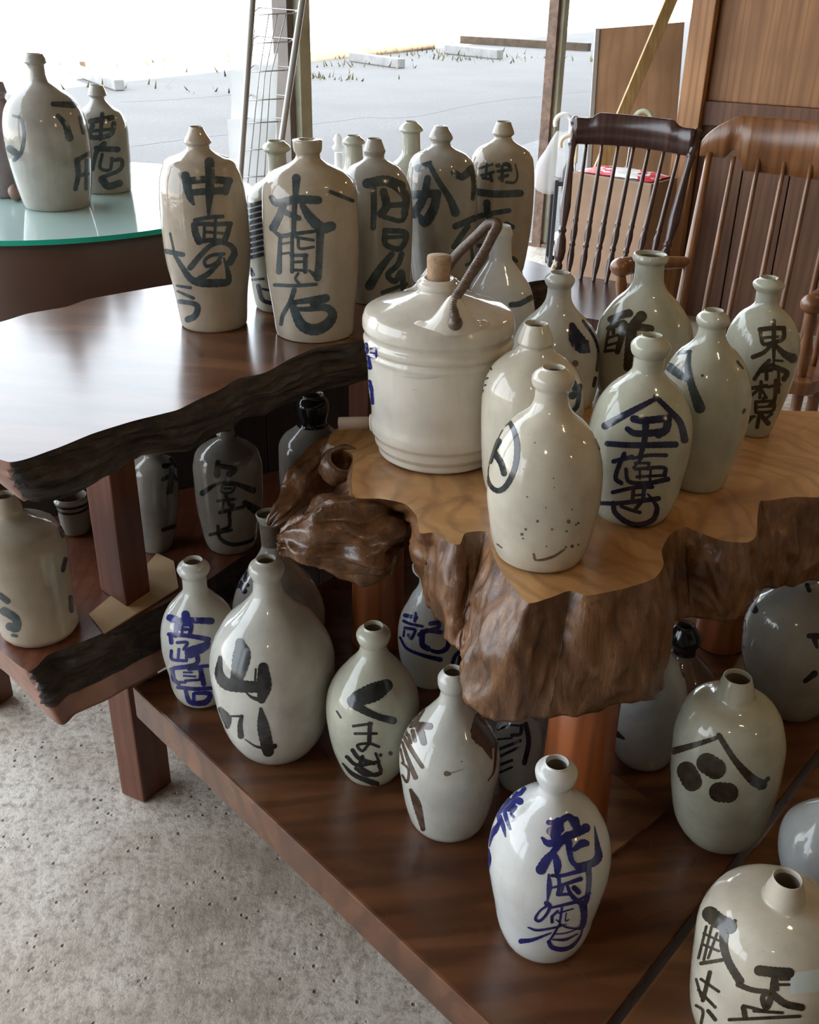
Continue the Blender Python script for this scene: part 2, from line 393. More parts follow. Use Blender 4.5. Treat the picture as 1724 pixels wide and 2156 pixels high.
# pale concrete of the far half of the lot, beyond the kerb line
o = prism('lot_paving', [fac(-90, 9.6)[:2], fac(120, 9.6)[:2], fac(120, 120)[:2], fac(-90, 120)[:2]], -0.03, -0.012, 'lot_concrete'); tag(o, kind='structure')
o = prism('apron_slab', [fac(-20, 0.05)[:2], fac(30, 0.05)[:2], fac(30, 1.7)[:2], fac(-20, 1.7)[:2]], -0.029, -0.004, 'apron'); tag(o, kind='structure')
o = prism('floor', [fac(-9.5, 0.05)[:2], fac(6, 0.05)[:2], fac(6, -8)[:2], fac(-9.5, -8)[:2]], -0.12, 0.0, 'floor_concrete'); tag(o, kind='structure')
o = prism('ceiling', [fac(-9.5, 0.6)[:2], fac(45, 0.6)[:2], fac(45, -8)[:2], fac(-9.5, -8)[:2]], 2.75, 2.85, 'ceiling_board'); tag(o, kind='structure')
o = prism('roof', [fac(-9.6, 0.7)[:2], fac(45, 0.7)[:2], fac(45, -8.2)[:2], fac(-9.6, -8.2)[:2]], 2.86, 4.38, 'roof'); tag(o, kind='structure')
o = prism('wall_back', [fac(-9.5, -7.8)[:2], fac(45, -7.8)[:2], fac(45, -8)[:2], fac(-9.5, -8)[:2]], 0.0, 2.75, 'plaster'); tag(o, kind='structure')
o = prism('wall_left', [fac(-9.3, 0.0)[:2], fac(-9.3, -7.8)[:2], fac(-9.5, -7.8)[:2], fac(-9.5, 0.0)[:2]], 0.0, 2.75, 'plaster'); tag(o, kind='structure')

# the timber partition behind the chairs
W0 = atY(1428, 300, 4.9); W0[2] = 0
WD = -FN                                                     # runs inwards from the shop front
def wal(s, n, z): return W0 + WD*s - FU*n + np.array([0, 0, z])   # n: towards the room
wall = empty('wall_right', W0, kind='structure')
obox('stile', wal(0.05, 0.035, 1.375), WD*0.05, FU*0.05, (0, 0, 1.375), 'wall_wood', wall)
x = 0.105
for k, wd in enumerate((0.62, 0.64, 0.60, 0.66, 0.62)):
    obox('panel', wal(x+wd/2, 0.0, 1.86), WD*(wd/2-0.004), FU*0.02, (0, 0, 0.89), 'wall_wood', wall, 0.006); x += wd
obox('rail', wal(1.65, 0.012, 0.92), WD*1.55, FU*0.03, (0, 0, 0.05), 'wall_wood_low', wall)
x = 0.105
for k in range(15):
    wd = 0.205 + 0.01*math.sin(k*3.1)
    obox('plank', wal(x+wd/2, 0.002*math.sin(k*5), 0.435), WD*(wd/2-0.003), FU*0.015, (0, 0, 0.435), 'wall_wood_low', wall, 0.003); x += wd
o = obox('wall_partition_core', wal(1.7, -0.06, 1.375), WD*1.68, FU*0.02, (0, 0, 1.37), 'wall_wood_low'); tag(o, kind='structure')

# posts of the shop front
def post(name, base, wd, dp, mat1, mat2, lean=0):
    e = empty(name, base, kind='structure')
    b = np.array(base)
    obox('post_body', b+[0, 0, 1.37], FU*wd, FN*dp, (0, 0, 1.37), mat1, e, 0.004)
    obox('door_track', b-FU*(wd+0.02)+FN*0.01+[0, 0, 1.37], FU*0.018, FN*dp*0.7, (0, 0, 1.37), mat2, e, 0.002)
    obox('foot_plate', b+[0, 0, 0.01], FU*(wd+0.03), FN*(dp+0.02), (0, 0, 0.01), 'rust_brown', e, 0.002)
    return e
PL = fac(-2.55, 0.0); 
_t = ray(622, 150); _s = None
# left post: where the line of sight through the photograph's post meets the facade line
_A = np.array([[FU[0], -_t[0]], [FU[1], -_t[1]]]); _sol = np.linalg.solve(_A, -POST_R[:2]); PL = fac(_sol[0], 0)
post('trim_1', PL, 0.035, 0.045, 'post_paint', 'post_dark')
_sR = 0
post('trim_2', fac(0.0, 0.0), 0.035, 0.04, 'post_paint', 'rust_brown')
for i, s in enumerate((_sol[0]-2.6, _sol[0]-5.2)):
    post('trim_%d' % (i+3), fac(s, 0.0), 0.035, 0.045, 'post_paint', 'post_dark')
o = obox('trim_5', fac(-1.5, 0.0, 2.6), FU*7.5, FN*0.06, (0, 0, 0.14), 'post_dark'); tag(o, kind='structure')

# wheel stops and timber kerbs out on the lot
def gpt(x, y): p = drop(x, y, CAMH+0.02); return p
GD = FN*0.93+FU*0.37
stops = [((133, 150), (243, 190), 'weathered timber wheel stop next to the long kerb at the lot edge'),
         ((735, 128), (838, 143), 'pale wheel stop lying between the two posts before dry grass'),
         ((935, 112), (1046, 124), 'pale wheel stop just short of the second timber kerb')]
for (a, b_, lab) in stops:
    A, B = gpt(*a), gpt(*b_); d = (B-A); L = np.linalg.norm(d); d = d/L; nrm = np.array([-d[1], d[0], 0])
    hh = 0.011*np.linalg.norm(A-CC)*0.62
    e = obox('wheel_stop', (A+B)/2+nrm*hh*0.5+[0, 0, hh*0.5], d*L/2, nrm*hh*0.55, (0, 0, hh*0.55), 'stop_concrete', None, hh*0.12)
    tag(centre(e), lab, 'wheel stop')
for (a, b_, lab) in [((175, 146), (440, 122), 'brown timber kerb beam behind the weathered wheel stop'),
                     ((640, 128), (910, 102), 'brown timber kerb beam with dry grass along it'),
                     ((972, 90), (1240, 107), 'brown timber kerb beam beyond the right post')]:
    A, B = gpt(*a), gpt(*b_); d = B-A; L = np.linalg.norm(d); d /= L; nrm = np.array([-d[1], d[0], 0])
    hh = 0.012*np.linalg.norm((A+B)/2-CC)*0.55
    e = obox('timber_kerb', (A+B)/2+[0, 0, hh*0.4], d*L/2, nrm*hh*0.5, (0, 0, hh*0.5), 'kerb_wood', None, 0.01)
    tag(centre(e), lab, 'kerb')
random.seed(5)
vs, fs = [], []
for (cx, cy, n, sp) in [(240, 186, 14, 0.5), (290, 140, 60, 1.4), (360, 133, 60, 1.4), (650, 165, 40, 0.5), (700, 166, 14, .4), (860, 118, 70, 1.3), (900, 112, 60, 1.0), (780, 139, 24, 0.7), (560, 120, 60, 1.0), (1180, 124, 24, 0.7), (1000, 128, 18, 0.6), (480, 195, 10, 0.4)]:
    c = gpt(cx, cy)
    for k in range(n):
        p = c+np.array([random.gauss(0, sp), random.gauss(0, sp*0.5), 0]); p[2] = -0.02
        h = random.uniform(0.04, 0.13); a = random.uniform(0, 6.28); t = np.array([math.cos(a), math.sin(a), 0])
        i = len(vs); ln = np.array([random.gauss(0, .5), random.gauss(0, .5), 1])*h
        vs += [p-t*0.018, p+t*0.018, p+ln]; fs.append((i, i+1, i+2))
o = mesh_obj('dry_grass', vs, fs, 'grass', smooth=False); tag(o, 'dry yellow grass tufts growing along the kerbs and wheel stops', 'grass', kind='stuff')
# cracks in the asphalt: thin dark fissures standing a hair proud of the lot
def crack(pts):
    P = [gpt(*p) for p in pts]; vs, fs = [], []
    Q = catmull([p[:2] for p in P], 6)
    for i, q in enumerate(Q):
        wv = 0.012+0.010*noise.noise(Vector((q[0]*2, q[1]*2, 0)))
        j = noise.noise(Vector((q[0]*3, q[1]*3, 5)))*0.05
        vs += [(q[0]+j, q[1]-wv, -0.028), (q[0]+j, q[1]+wv, -0.028)]
        if i: fs.append((2*i-2, 2*i-1, 2*i+1, 2*i))
    o = mesh_obj('ground_crack', vs, fs, 'umbrella_navy', smooth=False); tag(o, kind='structure')
crack([(280, 306), (400, 290), (480, 281), (645, 262), (770, 245), (800, 247), (880, 243), (950, 228), (1050, 210), (1150, 200), (1240, 190)])
crack([(250, 213), (330, 210), (430, 203), (490, 198)])

# ------------------------------------------------------------------ tables
def resample(keys, n):
    """closed smooth loop through rows of any width"""
    K = np.array(keys, float); m = len(K); out = []
    for i in range(m):
        a, b, c, d = K[(i-1) % m], K[i], K[(i+1) % m], K[(i+2) % m]
        for t in np.linspace(0, 1, n, endpoint=False):
            out.append(0.5*((2*b)+(c-a)*t*0.8+(2*b)*0) if False else (b*(1-t)+c*t)*0.35+0.65*(0.5*((2*b)+(c-a)*t+(2*a-5*b+4*c-d)*t*t+(3*b-3*c+d-a)*t**3)))
    return np.array(out)
def loft_block(name, top, bot, rings, amp, freq, mats, parent, bulge=0.0, sawn=(), kn=1, split=None, grain=None):
    """top and bottom loops (same count) joined by a rough side wall; flat top face of its own material"""
    n = len(top); c = (top.mean(0)+bot.mean(0))/2
    tang = np.roll(top, -1, 0)-np.roll(top, 1, 0); area = np.sum(top[:, 0]*np.roll(top[:, 1], -1)-np.roll(top[:, 0], -1)*top[:, 1])
    nr = np.column_stack([tang[:, 1], -tang[:, 0], np.zeros(n)])*(1 if area > 0 else -1)
    nr /= np.linalg.norm(nr, axis=1)[:, None]+1e-9
    vs = [tuple(p) for p in top]; fs = []; mi = []
    order = list(range(n)) if area > 0 else list(range(n))[::-1]
    fs.append(tuple(order)); mi.append(0)
    base = len(vs); arc = np.concatenate([[0], np.cumsum(np.linalg.norm(np.diff(top, axis=0), axis=1))])
    for j in range(rings+1):
        t = j/rings
        for i in range(n):
            p = top[i]*(1-t)+bot[i]*t
            a = amp*min(1, t*7)*(0.08 if (i//kn) in sawn or (split and j >= split) else 1)
            q = Vector((p[0]*freq[0], p[1]*freq[0], p[2]*freq[1]))
            dn = noise.noise(q)*0.6+noise.noise(q*2.3)*0.3+noise.noise(q*5.1)*0.2-0.35*max(0, noise.noise(q*1.4+Vector((3, 8, 1)))-0.15)*3
            if grain:
                g1 = Vector((arc[i]*grain[0]+noise.noise(q*0.5)*1.2, t*grain[1]+noise.noise(q*0.7+Vector((5, 5, 5)))*0.8, 2.0))
                dn = dn*0.55+(0.45-abs(noise.noise(g1))*1.6)*0.8-abs(noise.noise(g1*2.1))*0.5
            vs.append(tuple(p+nr[i]*(a*dn*1.6+bulge*math.sin(math.pi*t))+np.array([0, 0, a*0.5*noise.noise(q*1.7+Vector((9, 2, 4)))*min(1, t*2)])))
    for j in range(rings):
        for i in range(n):
            k = (i+1) % n
            f = (base+j*n+i, base+(j+1)*n+i, base+(j+1)*n+k, base+j*n+k)
            fs.append(f if area > 0 else f[::-1]); mi.append(2 if len(mats) > 2 and ((i//kn) in sawn or (split and j >= split)) else 1)
    bl = [base+rings*n+i for i in order][::-1]; fs.append(tuple(bl)); mi.append(1)
    o = mesh_obj(name, vs, fs, None, parent, True, mats, mi)
    o.data.polygons[0].use_smooth = False
    return o

# --- stump table: (top px, bottom px, bottom drop) going round the burl
SK = [(735, 893, 720, 930, .68), (705, 905, 665, 985, .67), (690, 932, 660, 1030, .69), (722, 948, 690, 1050, .70), (742, 958, 715, 1060, .70), (742, 990, 735, 1085, .70),
      (740, 1020, 745, 1110, .70), (748, 1048, 780, 1125, .70), (800, 1050, 830, 1098, .70), (850, 1060, 858, 1105, .70), (876, 1085, 882, 1135, .70), (884, 1122, 884, 1215, .715),
      (912, 1122, 896, 1255, .715), (945, 1142, 925, 1320, .72), (968, 1146, 948, 1355, .72), (980, 1122, 962, 1368, .722), (1026, 1120, 976, 1378, .726), (1036, 1160, 985, 1390, .73), (1050, 1195, 972, 1420, .735),
      (1080, 1236, 972, 1462, .74), (1112, 1270, 1010, 1508, .75), (1159, 1258, 1080, 1520, .755), (1199, 1244, 1150, 1508, .755), (1238, 1254, 1215, 1506, .755), (1318, 1238, 1318, 1484, .755),
      (1377, 1218, 1380, 1468, .755), (1397, 1190, 1398, 1425, .75), (1393, 1159, 1394, 1335, .735), (1409, 1127, 1412, 1310, .725), (1441, 1109, 1450, 1300, .715), (1476, 1123, 1496, 1306, .71),
      (1524, 1139, 1535, 1310, .71), (1574, 1142, 1560, 1290, .71), (1592, 1127, 1574, 1256, .71), (1594, 1091, 1592, 1242, .715), (1600, 1056, 1604, 1240, .72), (1615, 1054, 1625, 1238, .72),
      (1675, 1046, 1670, 1232, .72), (1724, 1047, 1724, 1222, .72), (1860, 1040, 1850, 1205, .72), (1960, 960, 1950, 1100, .72), (1880, 880, 1880, 980, .70), (1724, 866, 1724, 960, .70), (1640, 862, 1640, 955, .70),
      (1500, 815, 1500, 900, .70), (1300, 758, 1300, 838, .70), (1100, 730, 1100, 808, .70), (900, 780, 900, 860, .69), (800, 868, 790, 920, .68)]
rows = [np.concatenate([drop(a, b, D_STUMP), drop(c, d, e)]) for a, b, c, d, e in SK]
rows = resample(rows, 9)
stump = empty('stump_table', (0.35, 1.15, CAMH-D_BENCH), 'burl slab table with polished orange top and rough root sides on turned legs', 'table')
o = loft_block('burl_top', rows[:, :3], rows[:, 3:], 30, 0.0075, (24, 8), ['stump_top', 'stump_bark'], stump, 0.010, grain=(34, 2.2))
centre(o, (0.42, 1.22, CAMH-D_STUMP))
def root(name, pts, radii, amp, fr, flat_=1.0, seg=40, sn=10, mat='root_bark'):
    P = np.array(pts); Q = catmull(np.column_stack([P, radii]), sn)
    # rounded ends
    vs, fs = [], []; n = len(Q); T = np.gradient(Q[:, :3], axis=0); T /= np.linalg.norm(T, axis=1)[:, None]
    for i in range(n):
        a = np.cross(T[i], [0, 0, 1.]); a /= np.linalg.norm(a); b = np.cross(a, T[i])
        for k in range(seg):
            t = 2*math.pi*k/seg
            p = Q[i, :3]+Q[i, 3]*(math.cos(t)*a+flat_*math.sin(t)*b)
            q = Vector(p)*fr
            d = noise.noise(q*0.7)*1.1+noise.noise(q*1.5)*0.35+0.25-abs(noise.noise(Vector((i/n*2.6, math.cos(t)*1.8+noise.noise(q)*0.3, math.sin(t)*1.8))))*1.5-abs(noise.noise(Vector((i/n*4, math.cos(t)*4.5, math.sin(t)*4.5))))*0.3
            out = math.cos(t)*a+math.sin(t)*b
            vs.append(p+out*amp*d)
    for i in range(n-1):
        for k in range(seg):
            k2 = (k+1) % seg; fs.append((i*seg+k, (i+1)*seg+k, (i+1)*seg+k2, i*seg+k2)[::-1])
    fs.append(tuple(range(seg))); fs.append(tuple((n-1)*seg+k for k in range(seg))[::-1])
    return centre(mesh_obj(name, vs, fs, mat, stump))
# upper root: a fin running down from the knot hole
root('root_fin', [drop(752, 935, .625), drop(722, 955, .632), drop(690, 975, .640), drop(655, 1008, .655), drop(620, 1048, .672), drop(590, 1082, .685), drop(566, 1108, .70)],
     [0.014, 0.026, 0.033, 0.031, 0.024, 0.016, 0.005], 0.011, 30, 0.9, 48, 14)
# lower knuckle
root('root_knuckle', [drop(822, 1100, .68), drop(800, 1110, .672), drop(765, 1120, .664), drop(710, 1128, .664), drop(660, 1134, .668), drop(622, 1138, .676), drop(598, 1142, .682), drop(586, 1143, .684)],
     [0.020, 0.044, 0.064, 0.066, 0.055, 0.040, 0.022, 0.004], 0.021, 22, 0.85, 80, 18)
# hollow knot between the fin and the polished top
kc = drop(724, 966, .607); ka = np.array([0.35, -0.5, 0.8]); ka /= np.linalg.norm(ka); ke = np.cross(ka, [0, 0, 1.]); ke /= np.linalg.norm(ke); kf = np.cross(ka, ke)
vs, fs = [], []; kp = [(0.026, -0.035), (0.029, -0.012), (0.026, 0.000), (0.021, 0.003), (0.017, -0.002), (0.013, -0.02), (0.006, -0.032)]
for r_, h_ in kp:
    for k in range(32):
        t = 2*math.pi*k/32; q = r_*(1+0.18*noise.noise(Vector((math.cos(t)*1.5, math.sin(t)*1.5, h_*30))))
        vs.append(kc+ke*q*1.15*math.cos(t)+kf*q*0.85*math.sin(t)+ka*h_)
for i in range(len(kp)-1):
    for k in range(32): fs.append((i*32+k, i*32+(k+1) % 32, (i+1)*32+(k+1) % 32, (i+1)*32+k))
fs.append(tuple((len(kp)-1)*32+k for k in range(32)))
centre(mesh_obj('knot_hole', vs, fs, 'root_bark', stump))
def round_leg(px, py, r0, r1, ztop, mat, par, plate=None):
    p = drop(px, py, D_BENCH); zb = p[2]
    prof = [(0, 0), (r0*0.97, 0), (r0, 0.004), (r0*0.98, 0.05), (r1, (ztop-zb)*0.6), (r1*1.0, ztop-zb-0.002), (0, ztop-zb)]
    v_, f_ = lathe_mesh(prof, 40, p); o = mesh_obj('leg', v_, f_, mat, par); return centre(o, p)
ZB_ = CAMH-D_BENCH
round_leg(1200, 1735, 0.048, 0.044, CAMH-0.73, 'leg_orange', stump)
round_leg(795, 1345, 0.046, 0.042, CAMH-0.69, 'leg_orange', stump)
_q = proj((0.55, 1.47, ZB_)); round_leg(_q[0], _q[1], 0.044, 0.042, CAMH-0.69, 'leg_orange', stump)
# flat square pads under the legs
def pad(px, py, s):
    p = drop(px, py, D_BENCH-0.006)
    d1 = np.array([math.cos(BA+1.57), math.sin(BA+1.57), 0]); d2 = np.array([-d1[1], d1[0], 0])
    o = obox('leg_pad', p+[0, 0, -0.003], d1*s, d2*s, (0, 0, 0.003), 'bench_wood_b', stump, 0.001); return o
pad(1262, 1698, 0.066)

# --- low bench (two wide boards meeting at the seam)
ZB = CAMH-D_BENCH
cA = drop(278, 1446, D_BENCH)[:2]; cB = drop(1000, 2128, D_BENCH)[:2]
sA = drop(1277, 2156, D_BENCH)[:2]; sB = drop(1724, 1574, D_BENCH)[:2]
fd = (cB-cA)/np.linalg.norm(cB-cA); sd = (sB-sA)/np.linalg.norm(sB-sA)
def isect(p, d, q, e):
    t = np.linalg.solve(np.array([[d[0], -e[0]], [d[1], -e[1]]]), q-p); return p+d*t[0]
cC = isect(cA, fd, sA, sd)
bench = empty('low_bench', (*((cA+sB)/2), ZB), 'low reddish brown plank bench carrying the burl table and jars', 'bench')
far_l = cA+sd*1.25; far_r = cC+sd*1.75
o = prism('plank', [cA, cC, far_r, far_l+sd*0.3], ZB-0.062, ZB, 'bench_wood', bench, 0.004); centre(o)
gap = np.array([sd[1], -sd[0]]); gap = gap if gap@(sB-cA) > 0 else -gap
q0 = cC+gap*0.010; q1 = far_r+gap*0.010
o = prism('plank', [q0, q0+gap*0.75, q1+gap*0.75, q1], ZB-0.062, ZB-0.002, 'bench_wood_b', bench, 0.004); centre(o)
for (pp, rr) in ((cA+fd*0.10+sd*0.55, 0), (cC-fd*0.15+sd*0.25, 0), (far_r-fd*0.15-sd*0.2, 0), (cC+gap*0.6+sd*0.3, 0), (far_r+gap*0.6-sd*0.2, 0)):
    d1 = np.array([*fd, 0])*0.045; d2 = np.array([*sd, 0])*0.045
    obox('leg', (*pp, (ZB-0.062)/2), d1, d2, (0, 0, (ZB-0.062)/2), 'slab_red', bench, 0.004)

# --- two-tier live-edge table on the left
UK = [(21, 973), (116, 945), (195, 913), (278, 887), (343, 871), (376, 862), (418, 841), (464, 820), (501, 797), (557, 785), (612, 755), (668, 732), (761, 715), (860, 668), (990, 622), (1113, 594), (1150, 588),
      (1172, 574), (1150, 560), (1100, 546), (960, 540), (800, 546), (560, 576), (440, 592), (362, 599), (278, 613), (186, 630), (139, 646), (60, 660), (0, 678), (-120, 705), (-230, 745), (-240, 850), (-70, 934)]
up = resample([drop(a, b, D_UP) for a, b in UK], 14)
upb = up.copy(); upb[:, 2] -= 0.060
UB = [(57, 1060), (140, 1045), (215, 1010), (285, 964), (350, 958), (394, 952), (430, 935), (470, 915), (506, 894), (560, 868), (615, 845), (670, 825), (765, 800)]
_rows = [np.concatenate([drop(a, b, D_UP), drop(a, b, D_UP)-[0, 0, 0.06]]) for a, b in UK]
for _i, (_a, _b) in enumerate(UB): _rows[_i][3:] = drop(_a, _b, D_UP+0.063)
_rows[33][3:] = drop(-40, 984, D_UP+0.06); _rows[32][3:] = drop(-215, 905, D_UP+0.06)
_rows = resample(_rows, 14); up = _rows[:, :3]; upb = _rows[:, 3:]
ctr = up.mean(0); near = np.array([math.cos(-1.9), math.sin(-1.9), 0])
tier = empty('live_edge_table', (*ctr[:2], 0), 'two-tier live-edge table with glossy dark top and black bark edge', 'table')
o = loft_block('top_slab', up, upb, 20, 0.011, (13, 48), ['slab_wood', 'slab_bark', 'sawn_end'], tier, 0.008, {31, 32, 33}, 14, None, (7, 7)); centre(o, up.mean(0))
# bevelled sawn end of the upper slab
LK = [(57, 1412), (101, 1379), (150, 1360), (203, 1339), (270, 1308), (341, 1274), (430, 1226), (520, 1165), (640, 1095), (780, 1060), (860, 1040), (900, 985), (700, 975), (480, 1010), (250, 1060), (60, 1100), (-120, 1165), (-210, 1215), (-130, 1275), (-40, 1335)]
lo = resample([drop(a, b, D_LOW) for a, b in LK], 16)
LB = [(122, 1525), (160, 1503), (190, 1490), (225, 1474), (285, 1440), (350, 1404), (432, 1352), (520, 1275)]
_rows = [np.concatenate([drop(a, b, D_LOW), drop(a, b, D_LOW)-[0, 0, 0.08]]) for a, b in LK]
for _i, (_a, _b) in enumerate(LB): _rows[_i][3:] = drop(_a, _b, D_LOW+0.08)
_rows[19][3:] = drop(10, 1415, D_LOW+0.08); _rows[18][3:] = drop(-95, 1335, D_LOW+0.08)
_rows = resample(_rows, 16); lo = _rows[:, :3]; lob = _rows[:, 3:]
lc = lo.mean(0)
o = loft_block('shelf_slab', lo, lob, 22, 0.013, (14, 50), ['slab_red', 'slab_bark', 'sawn_end'], tier, 0.0, {17, 18, 19}, 16, 15, (7, 9)); centre(o, lo.mean(0))
def square_leg(px, D0, D1, par, mat='slab_red', extra=None):
    """px: left, front and right foot corners seen in the photograph"""
    a, b, c = (drop(x, y, D0)[:2] for x, y in px)
    d = a+c-b
    o = prism('leg', [a, b, c, d], CAMH-D0+0.001, CAMH-D1, mat, par, 0.004); return centre(o)
square_leg([(212, 1243), (268, 1282), (318, 1248)], D_LOW, D_UP+0.07, tier)
square_leg([(256, 1672), (303, 1692), (362, 1648)], CAMH, D_LOW+0.075, tier)
square_leg([(-60, 1180), (-10, 1210), (40, 1180)], D_LOW, D_UP+0.07, tier)
square_leg([(-70, 1480), (-20, 1500), (30, 1465)], CAMH, D_LOW+0.075, tier)
square_leg([(735, 1010), (775, 1030), (815, 1008)], D_LOW, D_UP+0.07, tier)
square_leg([(700, 1250), (740, 1268), (780, 1240)], CAMH, D_LOW+0.075, tier)

# added dark boards that block light and darken the space behind the shelf jars
bk0, bk1 = drop(-60, 712, D_UP)[:2], drop(1085, 568, D_UP)[:2]; bd_ = (bk1-bk0)/np.linalg.norm(bk1-bk0); bn_ = np.array([-bd_[1], bd_[0]]); Lb = np.linalg.norm(bk1-bk0)
bn_ = bn_ if bn_[1] > 0 else -bn_
bk0 = bk0+bn_*0.24; bk1 = bk1+bn_*0.10
for k in range(9):
    c_ = bk0+bd_*Lb*(k+0.5)/9; zlo_ = 0.25 if k < 3 else 0.01
    obox('shade_board', (c_[0], c_[1], zlo_+(CAMH-D_UP-0.05-zlo_)/2), (*(bd_*(Lb/18-0.0006)), 0), (*(bn_*0.009), 0), (0, 0, (CAMH-D_UP-0.06-zlo_)/2), 'shade_board_dark', tier, 0.002)
# sheet of cardboard under the leg
cb = [drop(x, y, D_LOW-0.003)[:2] for x, y in ((187, 1294), (219, 1333), (376, 1238), (366, 1182), (330, 1165), (300, 1200))]
o = prism('cardboard_sheet', cb, CAMH-D_LOW+0.001, CAMH-D_LOW+0.004, 'cardboard'); centre(o)
tag(o, 'flat tan cardboard sheet on the lower bark-edged shelf beside the square leg', 'cardboard')

# --- glass-topped table
gt = empty('glass_table', drop(100, 440, CAMH), 'round green-edged glass table top resting on a broad brown drum', 'table')
gc = drop(95, 440, D_GLASS); 
near_e = drop(150, 504, D_GLASS); rgt = drop(345, 480, D_GLASS)
# circle through three visible edge points
pts3 = [drop(0, 507, D_GLASS)[:2], drop(180, 500, D_GLASS)[:2], drop(342, 481, D_GLASS)[:2]]
(x1, y1), (x2, y2), (x3, y3) = pts3
Am = np.array([[x2-x1, y2-y1], [x3-x1, y3-y1]]); bm_ = 0.5*np.array([x2**2-x1**2+y2**2-y1**2, x3**2-x1**2+y3**2-y1**2])
cc = np.linalg.solve(Am, bm_); rr = np.linalg.norm(cc-np.array(pts3[0])); print('glass circle', cc, rr)
if not 0.4 < rr < 0.9:
    rr = 0.62; mid = np.array(pts3[1]); dirv = np.array([-0.25, 1.0]); dirv /= np.linalg.norm(dirv); cc = mid+dirv*rr
circ = [(cc[0]+rr*math.cos(t), cc[1]+rr*math.sin(t)) for t in np.linspace(0, 2*math.pi, 96, endpoint=False)]
o = prism('glass_disc', circ, CAMH-D_GLASS-0.010, CAMH-D_GLASS, 'glass_top', gt, 0, mats=['glass_top', 'glass_edge'], edge_idx=1)
v_, f_ = lathe_mesh([(0, 0), (rr*0.80, 0), (rr*0.86, 0.05), (rr*0.90, 0.45), (rr*0.93, 0.80), (rr*0.93, CAMH-D_GLASS-0.03), (rr*0.91, CAMH-D_GLASS-0.012), (0, CAMH-D_GLASS-0.012)], 64, (cc[0], cc[1], 0), wob=0.01)
mesh_obj('drum', v_, f_, 'trunk_brown', gt)

# ------------------------------------------------------------------ stoneware jars
CROP = {'K0': (0, 0, .40603), 'K1': (300, 230, .29002), 'K2': (680, 230, .29002), 'K3': (740, 440, .26906), 'K4': (980, 520, .32468), 'K5': (1240, 520, .28074),
        'K6': (0, 880, .40603), 'K7': (300, 1130, .34803), 'K8': (660, 1200, .29002), 'K9': (960, 1560, .23202), 'K10': (1240, 1360, .36918), 'K11': (1040, 1180, .39675), 'F': (0, 0, 1.0)}
def S(pts, *w): return ([tuple(map(float, p.split(','))) for p in pts.split()], w)
def dots(*xyz): return [([(x, y)], (2*r,)) for x, y, r in xyz]

def clusters(strokes):
    """group strokes that touch into characters"""
    n = len(strokes); par = list(range(n)); D = []
    for pts, w in strokes:
        P = np.array(pts, float)
        if len(P) > 1: P = np.concatenate([np.linspace(a, b, 12) for a, b in zip(P[:-1], P[1:])])
        D.append((P, max(w)*0.62))
    def find(a):
        while par[a] != a: a = par[a]
        return a
    for i in range(n):
        for j in range(i):
            d = np.linalg.norm(D[i][0][:, None]-D[j][0][None], axis=2).min()
            if d < D[i][1]+D[j][1]: par[find(i)] = find(j)
    g = {}
    for i in range(n): g.setdefault(find(i), []).append(strokes[i])
    return list(g.values())
def ribbon(strokes, crop, bvh, name, mat, parent, off=0.0005):
    if name != 'paper_tag' and len(strokes) > 1:
        for g in clusters(strokes): ribbon1(g, crop, bvh, name, mat, parent, off)
    else: ribbon1(strokes, crop, bvh, name, mat, parent, off)
def ribbon1(strokes, crop, bvh, name, mat, parent, off):
    """brush strokes traced on the photograph, laid on the vessel's own surface"""
    ox, oy, s = CROP[crop]; vs, fs = [], []
    cam_v = Vector(CC)
    NW = 5
    for pts, wid in strokes:
        P = np.array(pts, float)*s+np.array([ox, oy]); W = np.array(wid, float)*s*(1.2 if name == 'brush_character' else 1.0)
        n = len(P)
        if len(W) != n: W = np.interp(np.linspace(0, 1, n), np.linspace(0, 1, len(W)), W) if len(W) > 1 else np.full(n, W[0])
        if n == 1: P = np.vstack([P-[0.05, 0], P+[0.05, 0]]); W = np.array([W[0], W[0]]); n = 2
        L = np.sum(np.linalg.norm(np.diff(P, axis=0), axis=1))
        k = max(2, int(L/(n-1)/2.5))
        Q = catmull(np.column_stack([P, W]), k) if n > 2 else np.column_stack([np.linspace(P[0], P[1], k+1), np.linspace(W[0], W[1], k+1)])
        Q[:, 2] = np.maximum(Q[:, 2], 0.5)
        X = Q[:, :2]; T = np.gradient(X, axis=0); T /= np.linalg.norm(T, axis=1)[:, None]+1e-9
        # rounded ends
        rows = []
        for a in ((75, 50, 25) if name != 'paper_tag' else ()):
            h = Q[0, 2]/2; rows.append((X[0]-T[0]*h*math.sin(math.radians(a)), T[0], Q[0, 2]*math.cos(math.radians(a))))
        rows += [(X[i], T[i], Q[i, 2]*(1+0.05*math.sin(i*1.7))) for i in range(len(X))]
        for a in ((25, 50, 75) if name != 'paper_tag' else ()):
            h = Q[-1, 2]/2; rows.append((X[-1]+T[-1]*h*math.sin(math.radians(a)), T[-1], Q[-1, 2]*math.cos(math.radians(a))))
        prev = None
        for c, t, wd in rows:
            nrm = np.array([-t[1], t[0]]); cur = []
            for j in range(NW):
                q = c+nrm*wd*(j/(NW-1)-0.5)
                loc, no, _, _ = bvh.ray_cast(cam_v, Vector(ray(q[0], q[1])))
                if loc is None: cur.append(None)
                else:
                    if no.dot(Vector(ray(q[0], q[1]))) > 0: no = -no
                    cur.append(len(vs)); vs.append(loc+no*off)
            if prev:
                for j in range(NW-1):
                    f = (prev[j], prev[j+1], cur[j+1], cur[j])
                    if None not in f:
                        d = max((vs[f[0]]-vs[f[2]]).length, (vs[f[1]]-vs[f[3]]).length)
                        if d < 0.03: fs.append(f)
            prev = cur
    if not fs: return None
    o = mesh_obj(name, vs, fs, mat, parent)
    return o

